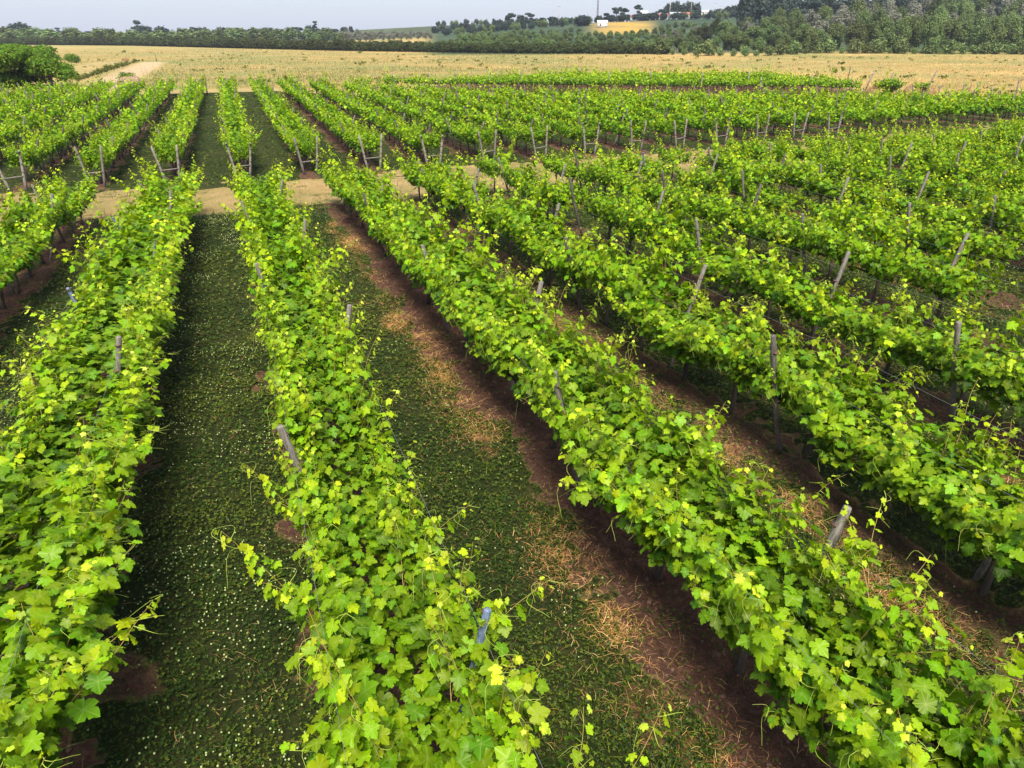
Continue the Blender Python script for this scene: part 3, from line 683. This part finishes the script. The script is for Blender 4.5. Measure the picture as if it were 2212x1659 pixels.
# sample the field evenly in picture space density but at true places on the ground
n=230000; D=82*(330/82)**rng.rand(n); th=rng.uniform(-.72,.72,n); r_=D*np.tan(th); X2=r_*cA+D*sA; Y2=-r_*sA+D*cA
sf=X2*nxn+Y2*nyn-(sa[0]*nxn+sa[1]*nyn); beh=(sf>22)|(X2<sa[0])|(X2>sb[0]+6)
ok=(Y2>fend(X2)+7)&beh; pth=np.maximum(seg(X2,Y2,at_z(330,135),at_z(225,188),3.4),seg(X2,Y2,at_z(240,136),at_z(100,180),5.0,2)); ok&=rng.rand(n)>pth*.93
X2,Y2,D=X2[ok],Y2[ok],D[ok]; h2=rng.uniform(.14,.34,len(X2))*(.8+.5*vnoise(X2,Y2,7,19))*(D/110)**.15
w2=np.concatenate([np.ones(len(X1))*1.2,np.full(len(X2),3.2)])
X=np.concatenate([X1,X2]);Y=np.concatenate([Y1,Y2]);h=np.concatenate([h1,h2]); n=len(X); print('dry',n)
up=np.stack([rng.normal(0,.3,n),rng.normal(0,.3,n),np.ones(n)],1); P=np.stack([X,Y,terrain(X,Y)-.01],1)
V,F=inst(BL[0]*[1,1,1],BL[1],P,rng.normal(0,1,(n,3)),up,h)
V=V.reshape(n,6,3); c_=V.mean(1,keepdims=True); mid=(V[:,[0,2,4]]+V[:,[1,3,5]])/2
for a,b in((0,1),(3,2),(5,4)):
    mm_=(V[:,a]+V[:,b])/2; V[:,a]=mm_+(V[:,a]-mm_)*w2[:,None]; V[:,b]=mm_+(V[:,b]-mm_)*w2[:,None]
r__=X*cA-Y*sA; f__=X*sA+Y*cA
ag=np.clip(.42+1.6*(vnoise(r__*.35,f__,16,20)-.5)+1.5*(vnoise(r__,f__*.5,34,24)-.5)+1.0*(vnoise(r__*.5,f__,2.6,22)-.5)*.7+rng.normal(0,.05,n),0,1)
o=mk('dry_grass',V.reshape(-1,3),F,M['drygrass'],age=np.repeat(ag,6)); tag(o,'tall straw coloured dry grass of the open field behind the vineyard','grass',kind='stuff')

# green weeds dotted over the dry field
n=900; D=84*(280/84)**rng.rand(n); th=rng.uniform(-.72,.72,n); r_=D*np.tan(th); Xw=r_*cA+D*sA; Yw=-r_*sA+D*cA
sf=Xw*nxn+Yw*nyn-(sa[0]*nxn+sa[1]*nyn); ok=(Yw>fend(Xw)+8)&((sf>22)|(Xw<sa[0])|(Xw>sb[0]+6))&(vnoise(Xw,Yw,18,44)>.3)&(seg(Xw,Yw,at_z(330,135),at_z(215,190),5.)<.1); Xw,Yw=Xw[ok],Yw[ok]; m_=14; n=len(Xw)*m_
sz=np.repeat(rng.gamma(2,.10,len(Xw))+.12,m_); Xb=np.repeat(Xw,m_)+rng.normal(0,.35,n)*sz*1.6; Yb=np.repeat(Yw,m_)+rng.normal(0,.35,n)*sz*1.6; P=np.stack([Xb,Yb,terrain(Xb,Yb)+rng.uniform(0,.5,n)*sz],1)
V,F=inst(np.array([(0,0,0),(.45,.4,.1),(0,1,0),(-.5,.55,.12)],float),np.array([[0,1,2,3]]),P,rng.normal(0,1,(n,3)),np.stack([rng.normal(0,.6,n),rng.normal(0,.6,n),np.ones(n)],1),sz*.7)
o=mk('field_weeds',V,F,M['shrub'],age=np.repeat(rng.rand(n),4)); tag(o,'scattered olive green weeds in the dry grass field','weeds',kind='stuff')
# ------------------------------------------------------------------ trees
QL=(np.array([(0,0,0),(.45,.4,.1),(0,1,0),(-.5,.55,.12)],float),np.array([[0,1,2,3]]))
def crown(seed,lobes,n,size,flat=.0):
    """lobes: (x,y,z,rx,ry,rz); leaf clumps sit mostly near each lobe's surface"""
    rng=np.random.RandomState(seed); lobes=np.array(lobes,float); vol=(lobes[:,3]*lobes[:,4]*lobes[:,5])**.66; pi=rng.choice(len(lobes),n,p=vol/vol.sum())
    d=unit(rng.normal(0,1,(n,3))); rr=1-np.abs(rng.normal(0,.3,n)); lb=lobes[pi]
    bump=1+.18*np.sin(d[:,0]*7+pi)*np.cos(d[:,1]*6+d[:,2]*5+pi*2)
    P=lb[:,:3]+d*lb[:,3:]*(rr*bump)[:,None]
    nr=unit(d+rng.normal(0,.55,(n,3))+[0,0,.3+flat]); tp=rng.normal(0,1,(n,3))+[0,0,-.3]
    V,F=inst(*QL,P,nr,tp,size*rng.uniform(.6,1.3,n)); lobeage=rng.rand(len(lobes))
    age=np.clip(.3*lobeage[pi]+.35+rng.normal(0,.15,n),0,1)
    return V,F,np.repeat(age,4)
def tree(name,seed,kind,hgt,wid,n,size,mat,bark,trunk=.25):
    rng=np.random.RandomState(seed); root=empty(name,(0,0,0)); lobes=[]; mb=MB(); tp=hgt*trunk
    if kind=='bush':
        for i in range(9):
            a=rng.rand()*6.3; r=wid*.26*rng.rand()**.5; z=hgt*rng.uniform(.3,.72); s=wid*rng.uniform(.17,.27); lobes.append((math.cos(a)*r*1.2,math.sin(a)*r*1.2,z,s,s,min(hgt-z,hgt*.34)))
        lobes.append((0,0,hgt*.42,wid*.36,wid*.36,hgt*.42))
    elif kind=='oval':
        for i in range(22):
            a=rng.rand()*6.3; z=hgt*rng.uniform(trunk+.08,.93); prof=math.sin(math.pi*min(.96,max(.12,(z/hgt-trunk*.6)/(1-trunk*.6)))); r=wid*.30*prof; s=wid*rng.uniform(.09,.19); lobes.append((math.cos(a)*r,math.sin(a)*r,z,s,s,s*rng.uniform(1.3,2.8)))
    elif kind=='euc':
        for i in range(7):
            a=rng.rand()*6.3; z=hgt*rng.uniform(.35,.95); r=wid*.34*rng.rand(); s=wid*rng.uniform(.12,.24); lobes.append((math.cos(a)*r,math.sin(a)*r,z,s,s,s*rng.uniform(.6,.9)))
    V,F,A=crown(seed,lobes,n,size); lo=np.array(lobes)
    mb.tube([(0,0,-.3),(wid*.02,0,tp),(0,wid*.02,hgt*.6),(0,0,hgt*.85)],[wid*.045,wid*.035,wid*.022,wid*.008],7)
    for l in lo[::2]: mb.tube([(0,0,l[2]*.55),(l[0]*.5,l[1]*.5,l[2]*.8),(l[0],l[1],l[2])],[wid*.02,wid*.014,wid*.006],5,cap=False)
    mb.build('trunk',M[bark],root); mk('crown',V,F,M[mat],root,age=A); return root
TP={}
def put_tree(name,key,args,x,y,hgt,label,cat,group,sink=.0,wscale=1.,dz=0.):
    """args build the prototype once at its own height; copies are scaled"""
    if key not in TP: TP[key]=(tree(name,*args),args[2]); o=TP[key][0]
    else: o=copy_tree(TP[key][0])
    s=hgt/TP[key][1]; o.location=(x,y,tz(x,y)+dz-sink); o.rotation_euler=(0,0,random.random()*6.28); o.scale=(s*wscale,s*wscale,s)
    tag(o,label,cat,group); return o
# hedge of dark shrubs behind the field
hu=[-40,300,700,930,1100,1400,1500]; hb=[96.5,99,109,113,116,118.5,119.5]; ht=[82,80,86,91,95,96,100]
u=-30.; i=0
while u<1440:
    i+=1; vb=np.interp(u,hu,hb); vt=np.interp(u,hu,ht)+random.uniform(-3,3)
    x,y=at_z(u,vb); D=x*sA+y*cA; h=z_at(D,vt)-tz(x,y)
    wd=h*random.uniform(1.0,1.5)
    put_tree('hedge_shrub',('hedge',i%6),(200+i%6,'bush',3.5,4.6,3500,.4,'tree_dark','treebark'),x,y,h,'dark dense shrub, %s from the left in the hedge behind the field'%ordw(i),'shrub','shrubs of the dark hedge behind the field',wscale=1.25)
    u+=wd/D*FPX*K*.42
# green mid trees behind the hedge left part
i=0
for u in np.arange(-20,740,14.):
    i+=1; v=np.interp(u,[0,300,450,700,760],[68,73,70,68,75])+random.uniform(-6,6); D=random.uniform(475,540); x,y=at_D(u,D)
    put_tree('field_tree',('mid',i%5),(230+i%5,'oval',9,8,1800,1.0,'tree_green','treebark',.2),x,y,max(4,z_at(D,v)-tz(x,y)),'olive green tree, %s from the left behind the left hedge'%ordw(i),'tree','olive trees behind the left hedge',wscale=1.9)
# plantation behind the hedge centre
i=0
for D,v0,sp in((285,88,15),(330,79,15),(375,72,16),(425,67,15)):
    for u in np.arange(925+(D-285)*.8+(60 if D>400 else 0),1520,sp):
        if D>400 and 1255<u<1425: continue
        i+=1; x,y=at_D(u+random.uniform(-5,5),D+random.uniform(-14,14)); v=v0+np.interp(u,[925,1050,1300,1480],[7,0,0,-4])+random.uniform(-4,3); 
        put_tree('plantation_tree',('pl',i%6),(250+i%6,'oval',8,5,3200,.4,'tree_green','treebark',.15),x,y,max(3,z_at(D,v)-tz(x,y)),'light green plantation tree, %s from the left rows over the dark hedge'%ordw(i),'tree','plantation trees over the dark hedge',wscale=2.0)
i=0
for u in np.arange(745,940,13.):
    for D in(470,530):
        i+=1; x,y=at_D(u+random.uniform(-5,5),D); v=(76 if D<500 else 68)+random.uniform(-3,3)
        put_tree('silver_tree',('sil',i%4),(270+i%4,'oval',8,6,900,.7,'tree_grey','palebark',.2),x,y,max(2.5,z_at(D,v)-tz(x,y)),'silvery grey tree, %s from the left in the pale grove mid distance'%ordw(i),'tree','silvery trees of the pale grove',wscale=2.0)
# the wood on the right, three tiers up the slope
i=0
top_u=[1380,1450,1600,1750,1850,2000,2230]
for ti,(D,tops,sp) in enumerate(((246,[105,98,82,64,52,46,46],34),(272,[95,86,64,46,32,28,28],32),(305,[84,74,50,30,14,8,8],32),(340,[80,66,42,20,4,-2,-4],34))):
    for u in np.arange(1400+ti*14,2260,sp):
        i+=1; uu=u+random.uniform(-10,10); dd=D+random.uniform(-9,9); x,y=at_D(uu,dd); v=np.interp(uu,top_u,tops)+random.uniform(-10,9)
        grey=(random.random()<(.45 if uu>1740 else .16) and ti>0) 
        hh=max(3.,z_at(dd,v)-tz(x,y))
        if grey: put_tree('bare_grey_tree',('gr',i%4),(290+i%4,'oval',12,6,3500,.4,'tree_grey','palebark',.3),x,y,hh,'pale grey half-bare tree, number %d counted up the right wood'%i,'tree','trees of the wood on the right',wscale=max(1.1,min(2,7/(6*hh/12))))
        else:
            dk=random.random()<.14
            put_tree('wood_tree',('wd',dk,i%7),(310+i%7+20*dk,'oval',12,8,9000,.4,'tree_dark' if dk else 'tree_green','treebark',.12),x,y,hh,('dark' if dk else 'mid green')+' leafy tree, number %d counted up the right wood'%i,'tree','trees of the wood on the right',wscale=max(1.15,min(2.0,7.5/(8*hh/12))))
# low shrubs along the foot of the wood
i=0
for u in np.arange(1400,2240,26.):
    i+=1; x,y=at_z(u,np.interp(u,[1400,1600,1750,2240],[118.5,122,119,120.])); D=x*sA+y*cA
    put_tree('edge_shrub',('es',i%3),(360+i%3,'bush',3,4,700,.4,'tree_green','treebark'),x,y,random.uniform(1.5,4.5),'low rounded shrub, %s from the left along the foot of the wood'%ordw(i),'shrub','shrubs along the foot of the wood')
# trees over the far hill
i=0
for D,vo,sp in((520,9,12),(600,5,12),(680,1,13)):
    for u in np.arange(950,1620,sp):
        v=np.interp(u,[760,1000,1300,1430,1600],[68,60,52,48,30])+vo+random.uniform(-4,3); uu=u+random.uniform(-6,6)
        if 1262<uu<1440 and D<560: continue
        if random.random()<.06: continue
        i+=1; x,y=at_D(uu,D+random.uniform(-15,15)); put_tree('hill_tree',('ht',i%5),(440+i%5,'oval',9,8,1500,.7,'tree_blue' if i%5<3 else 'tree_green','treebark',.15),x,y,max(4,z_at(D,v)-tz(x,y)),'hazy blue-green tree, number %d counted up the distant hill'%i,'tree','trees over the distant hill',wscale=1.5)
# skyline trees
sk=[(15,62,560,'b',30),(95,66,600,'b',26),(160,64,600,'b',24),(215,66,600,'b',26),(345,60,590,'b',26),(365,63,600,'b',22),(395,64,600,'b',24),(445,62,600,'b',26),(480,62,600,'b',24),(515,64,600,'b',28),(545,64,600,'b',24),(575,62,600,'b',24),(600,64,600,'b',22),(690,62,600,'b',22),(715,66,600,'b',24),(50,52,640,'b',30),(35,55,640,'b',34),(300,40,640,'e',22),(318,52,640,'e',18),(312,58,600,'b',26),(130,60,640,'e',16),(148,62,640,'e',14),(190,64,640,'e',14),(235,64,650,'b',14),(417,56,640,'e',16),(285,66,640,'e',12),(428,60,640,'e',16),(466,65,640,'b',18),(500,60,640,'e',20),(530,66,620,'b',16),(560,62,640,'e',22),(590,60,640,'e',20),(610,64,640,'b',22),(632,55,640,'e',14),(648,58,640,'e',14),(668,58,600,'b',16),(680,46,640,'e',14),(727,65,640,'e',14),(745,66,640,'b',14),
 (760,70,650,'b',10),(940,62,560,'b',14),(955,56,560,'e',18),(985,57,560,'e',16),(1003,47,560,'e',20),(1015,55,560,'e',16),(1040,60,540,'e',16),(1055,62,540,'b',14),(1075,45,540,'b',22),(1090,50,540,'b',20),(1100,22,560,'e',22),(1108,42,540,'b',20),(1125,36,560,'b',20),(1135,28,560,'e',22),(1148,28,560,'e',20),(1172,38,560,'e',16),(1190,32,560,'e',18),(1198,40,560,'b',16),(1225,46,550,'b',16),(1258,36,500,'b',30),(1290,42,560,'b',16),(1310,28,560,'e',16),(1330,14,560,'e',18),(1345,12,560,'e',18),(1318,36,560,'b',22),(1375,10,540,'e',16),(1378,36,535,'b',24),(1398,44,530,'b',16),(1412,46,540,'b',18),(1430,46,540,'b',14),(1462,44,550,'b',18),(1500,44,560,'b',16),(1352,30,560,'e',18),(1392,40,545,'b',16),(1345,42,530,'b',20),
 (1410,28,600,'b',20),(1425,20,600,'e',24),(1440,12,600,'b',24),(1455,8,600,'b',24),(1470,10,600,'e',24),(1482,5,600,'b',24),(1492,4,600,'e',24),(1500,10,600,'b',18),(1450,28,600,'b',40),(1480,28,600,'b',40),(1530,24,600,'b',20),(1550,20,600,'b',26),(1572,16,600,'b',28),(1590,12,600,'b',24)]
for j,u in enumerate(range(1605,2240,17)): sk.append((u,np.interp(u,[1605,1660,1800,2240],[-6,-14,-8,-6])+random.uniform(-6,8),random.uniform(400,440),'e' if j%2 else 'b',34))
sk.sort()
for i,(u,v,D,kd,wpx) in enumerate(sk):
    x,y=at_D(u,D); hh=max(4,z_at(D,v)-tz(x,y)); wd=wpx/K/FPX*D*1.3
    if kd=='e': put_tree('eucalyptus_tree',('eu',i%6),(400+i%6,'euc',22,11,1500,1.2,'tree_blue','treebark',.3),x,y,hh,'tall thin dark eucalyptus, %s tree from the left along the skyline'%ordw(i+1),'tree','trees along the skyline',wscale=wd/(11*hh/22))
    else: put_tree('skyline_tree',('sb',i%5),(420+i%5,'oval',12,11,2400,1.1,'tree_blue','treebark',.15),x,y,hh,'rounded dark tree, %s tree from the left along the skyline'%ordw(i+1),'tree','trees along the skyline',wscale=wd/(11*hh/12))
# the wide tree on the left
bx,by=at_z(113,190); root=empty('umbrella_tree',(bx,by,tz(bx,by))); Dt=bx*sA+by*cA; px=Dt/FPX/K
rx=np.array([cA,-sA,0]); fw=np.array([sA,cA,0]); lobes=[]; rg=np.random.RandomState(8)
def W(u,v,d=0.):  # picture offset -> local position in metres, d towards the viewer
    return rx*(u-113)*px+fw*(-d)+np.array([0,0,z_at(Dt,v)])
for (u,v,su,sv) in((60,104,30,9),(30,112,32,12),(92,116,26,10),(112,134,24,12),(-20,125,30,14),(60,125,44,16),(-8,150,26,22),(10,120,30,14),(45,108,34,11),(80,112,32,12),(105,124,26,12),(125,140,24,12),(140,150,22,12),(152,163,13,14),(40,135,40,18),(75,135,38,18),(15,165,30,14),(50,165,34,14),(85,160,28,14),(100,150,26,14),(-40,140,30,25),(60,178,24,8),(25,182,20,7)):
    for q in range(3):
        c_=W(u+rg.normal(0,6),v+rg.normal(0,3),rg.uniform(-3.2,3.2)*(1 if su>12 else .3)); lobes.append((*c_,su*px*.85,su*px*.85,sv*px*.8))
V,F,A=crown(91,lobes,42000,.24,flat=.4); mk('crown',V,F,M['tree_big'],root,age=A)
mb=MB(); mb.tube([(0,0,-.3),W(116,180),W(108,165),W(95,150)],[.45,.36,.3,.2],9)
for e in((20,150),(55,130),(100,125),(135,145),(0,130),(60,160)): mb.tube([W(112,172),W((112+e[0])/2,(165+e[1])/2-3,rg.uniform(-1,1)),W(*e,rg.uniform(-2,2))],[.26,.17,.06],6,cap=False)
mb.build('trunk',M['treebark'],root); tag(root,'broad umbrella-shaped green tree beside the far left vine rows','tree')
# shrubs in the left field
i=0
for t_ in np.linspace(0,1,22):
    i+=1; u=318+(195-318)*t_+random.uniform(-2,2); v=132+(176-132)*t_**1.1; u-=10+18*t_
    x,y=at_z(u,v); put_tree('field_shrub',('fs',i%4),(500+i%4,'bush',1.5,1.9,260,.28,'shrub','treebark'),x,y,random.uniform(.5,1.1),'small yellow-green bush, %s from the far end of the slanting field hedge'%ordw(i),'bush','bushes of the slanting field hedge')
for j,(u,v,h) in enumerate(((150,134,2.0),(162,136,2.2),(272,178,1.6),(283,181,1.5),(1922,176,3.0))):
    x,y=at_z(u,v if j<4 else 203); put_tree('green_bush',('gb',j%2),(510+j%2,'bush',2,2.6,900,.2,'tree_big','treebark'),x,y,h*(.65 if j==4 else 1),['bright bush just right of the umbrella tree','second bright bush right of the umbrella tree','dark bush left side behind the hay mound','dark bush right side behind the hay mound','large round bush at the right end of the furthest strip'][j],'bush','green bushes near the vineyard edge')
# hay mounds
def mound(u,v,wpx,hpx,label,seed):
    x,y=at_z(u,v); D=x*sA+y*cA; s=D/FPX/K; a=wpx*s/2; h=hpx*s; rg=np.random.RandomState(seed); nu,nv=28,9; V=[];F=[]
    for j in range(nv):
        for i_ in range(nu):
            th=i_/nu*2*math.pi; f=j/(nv-1); rr=math.cos(f*math.pi/2)**.6; z=math.sin(f*math.pi/2); w_=1+rg.normal(0,.06)
            V.append((math.cos(th)*rr*a*w_,math.sin(th)*rr*a*.8*w_,z*h*w_-.05))
    for j in range(nv-1):
        for i_ in range(nu): F.append([j*nu+i_,j*nu+(i_+1)%nu,(j+1)*nu+(i_+1)%nu,(j+1)*nu+i_])
    root=empty('hay_mound',(x,y,tz(x,y)),R(-YAW)); mk('heap',V,F,M['hay'],root,smooth=True)
    n=900; d=unit(rg.normal(0,1,(n,3))); d[:,2]=np.abs(d[:,2]); P=d*[a,a*.8,h]; V2_,F2_=inst(*ST,P,d+rg.normal(0,.4,(n,3)),rg.normal(0,1,(n,3)),rg.uniform(.25,.5,n)); mk('loose_stalks',V2_,F2_,M['straw'],root,age=np.repeat(rg.rand(n)*.5,6)); tag(root,label,'hay')
mound(283,183,52,15,'brown hay mound at the end of the left vine rows',1)
mound(271,131.5,13,5,'small reddish hay mound on the left field edge',2)
mound(1968,205,34,16,'left brown hay mound near the furthest vine strip',3)
mound(2003,205,28,15,'right brown hay mound near the furthest vine strip',4)
mound(1885,204,26,13,'brown hay mound hidden behind the end of the furthest strip',5)
# stray posts in the field
for i,(u,v,h) in enumerate(((338,133,1.6),(427,206,1.6),(448,206,1.5),(492,205,1.7),(1832,170,1.6),(650,207,1.5))):
    x,y=at_z(u,v) if u!=1832 else at_z(1832,170); mb=MB(); mb.tube([(0,0,-.1),(0.03,0,h*.5),(.05,.02,h)],[.07,.065,.06],8); root=empty('field_post',(x,y,tz(x,y))); mb.build('post_shaft',M['post_dark'],root)
    mt=MB(); mt.tube([(.04,.01,h*.8-.02),(.04,.01,h*.8+.02)],.078,8); mt.build('wire_tie',M['band'],root)
    tag(root,['dark field post by the top corner of the mown strip','dark post left of the far clover alley end','dark post at the far clover alley end','dark post just right of the far clover alley end','lone dark stick in the dry field on the right','dark post at the far end of the third far row'][i],'post')
# ------------------------------------------------------------------ village on the hill
def house(u,v,D,w,d,h,wall,roof,label,rz=None,gable=True):
    x,y=at_D(u,D); root=empty('house',(x,y,max(tz(x,y),z_at(D,v))-.1),R(-YAW) if rz is None else rz)
    mb=MB(); mb.box((0,0,h/2),(w,d,h)); wl=mb.build('wall',M[wall],root)
    rh=h*.45; V=[(-w/2-.3,-d/2-.3,h),(w/2+.3,-d/2-.3,h),(w/2+.3,d/2+.3,h),(-w/2-.3,d/2+.3,h),(-w/2-.3,0,h+rh),(w/2+.3,0,h+rh)]
    V2_=[(a,b,c+.12) for a,b,c in V]; VV=V+V2_; FF=[[0,1,5,4],[2,3,4,5],[7,6,10,11],[9,8,11,10],[0,3,2,1],[0,6,7,1],[2,8,9,3],[0,4,10,6],[3,9,10,4],[1,7,11,5],[2,5,11,8]]
    mk('roof',VV,FF,M[roof],root)
    for q in range(int(w//3)):
        mb=MB(); mb.box((-w/2+1.6+q*3,-d/2-.03,h*.55),(1.0,.06,h*.38)); f=mb.build('window',M['glass'],root)
    mb=MB(); mb.box((w/2-.8,-d/2-.04,h*.38),(.9,.08,h*.72)); mb.build('door',M['greyroof'],root)
    mb=MB(); mb.box((0,-d/2+d/2,h),(w,.15,rh*1.2)) if False else None
    tag(root,label,'house'); return root
house(1300,60,470,5.6,4,2.6,'white','white','small white shed at the left edge of the golden field')
house(1388,48,560,5,5,4.5,'pinkwall','greyroof','pale pink house under the lone tall tree above the golden field')
house(1366,48,575,4,4,2.8,'white','redroof','little white house left of the pale pink house')
house(1405,50,570,6,5,3,'pinkwall','redroof','low house with red roof right of the golden field top')
house(1425,49,575,9,6,3,'white','redroof','white house with long red roof beside the dark eucalyptus grove')
house(1455,47,580,8,6,3.4,'white','greyroof','white barn below the dark eucalyptus grove')
house(1478,45,590,7,6,3.2,'white','redroof','white house at the right of the eucalyptus grove')
house(1520,38,600,7,6,3.5,'white','greyroof','white house half hidden on the hill crest by the wood')
house(500,78,600,5,4,3.2,'white','greyroof','white house glimpsed through trees on the left skyline')
house(583,80,600,5,4,2.6,'white','greyroof','low white building glimpsed over the hedge left of centre')
house(710,79,600,5,4,2.6,'white','greyroof','small white building over the hedge by two dark trees')
mb=MB(); x,y=at_D(1289,650); root=empty('radio_mast',(x,y,tz(x,y))); hm=58
for a in range(3):
    th=a*2.09; mb.tube([(math.cos(th)*.7,math.sin(th)*.7,0),(math.cos(th)*.25,math.sin(th)*.25,hm)],[.18,.12],5)
mb.build('mast_legs',M['metal'],root); mb=MB()
for z in np.arange(2,hm,2.5):
    r=.7-.45*z/hm; pts=[(math.cos(a*2.09)*r,math.sin(a*2.09)*r,z+(a%2)*1.2) for a in range(4)]
    for a in range(3): mb.tube([pts[a],pts[a+1]],.07,4)
mb.build('bracing',M['redsteel'],root); tag(root,'tall thin radio mast rising above the hill town','mast')
for i,(u,v,D,h) in enumerate(((1206,58,520,12),(1443,52,540,11),(1488,50,540,13),(1540,40,560,10),(1552,42,560,8))):
    x,y=at_D(u,D); root=empty('utility_pole',(x,y,tz(x,y)),R(-YAW)); mb=MB(); mb.tube([(0,0,-.3),(0,0,h)],[.2,.14],7); mb.build('pole',M['palebark'],root); mb=MB(); mb.box((0,0,h-.7),(2.2,.14,.16)); mb.build('crossarm',M['treebark'],root)
    tag(root,['thin utility pole left of the white shed','utility pole before the houses under the eucalyptus grove','taller pale utility pole right of the white barn','utility pole on the crest left of the wood','shorter utility pole on the crest nearest the wood'][i],'utility pole')
# ------------------------------------------------------------------ haze
DO_HAZE=True
if DO_HAZE:
    mb=MB(); mb.box((250,450,24),(2600,2600,54)); o=mb.build('haze',None) if False else None
    me=bpy.data.meshes.new('haze'); v=[(x,y,z) for x in(-1300,1800) for y in(-350,1800) for z in(-1.5,46)]
    me.from_pydata(v,[],[(0,1,3,2),(4,6,7,5),(0,4,5,1),(2,3,7,6),(0,2,6,4),(1,5,7,3)]); o=bpy.data.objects.new('haze',me); C.objects.link(o); tag(o,'thin pale blue haze over the distance','haze',kind='stuff')
    m,t,N,L=newmat('haze_air'); oo=N('ShaderNodeOutputMaterial'); pv=N('ShaderNodeVolumePrincipled'); pv.inputs['Color'].default_value=(.75,.84,1,1); pv.inputs['Density'].default_value=.00018; pv.inputs['Anisotropy'].default_value=.2
    L(pv.outputs[0],oo.inputs['Volume']); me.materials.append(m)
print('objects',len(bpy.data.objects))
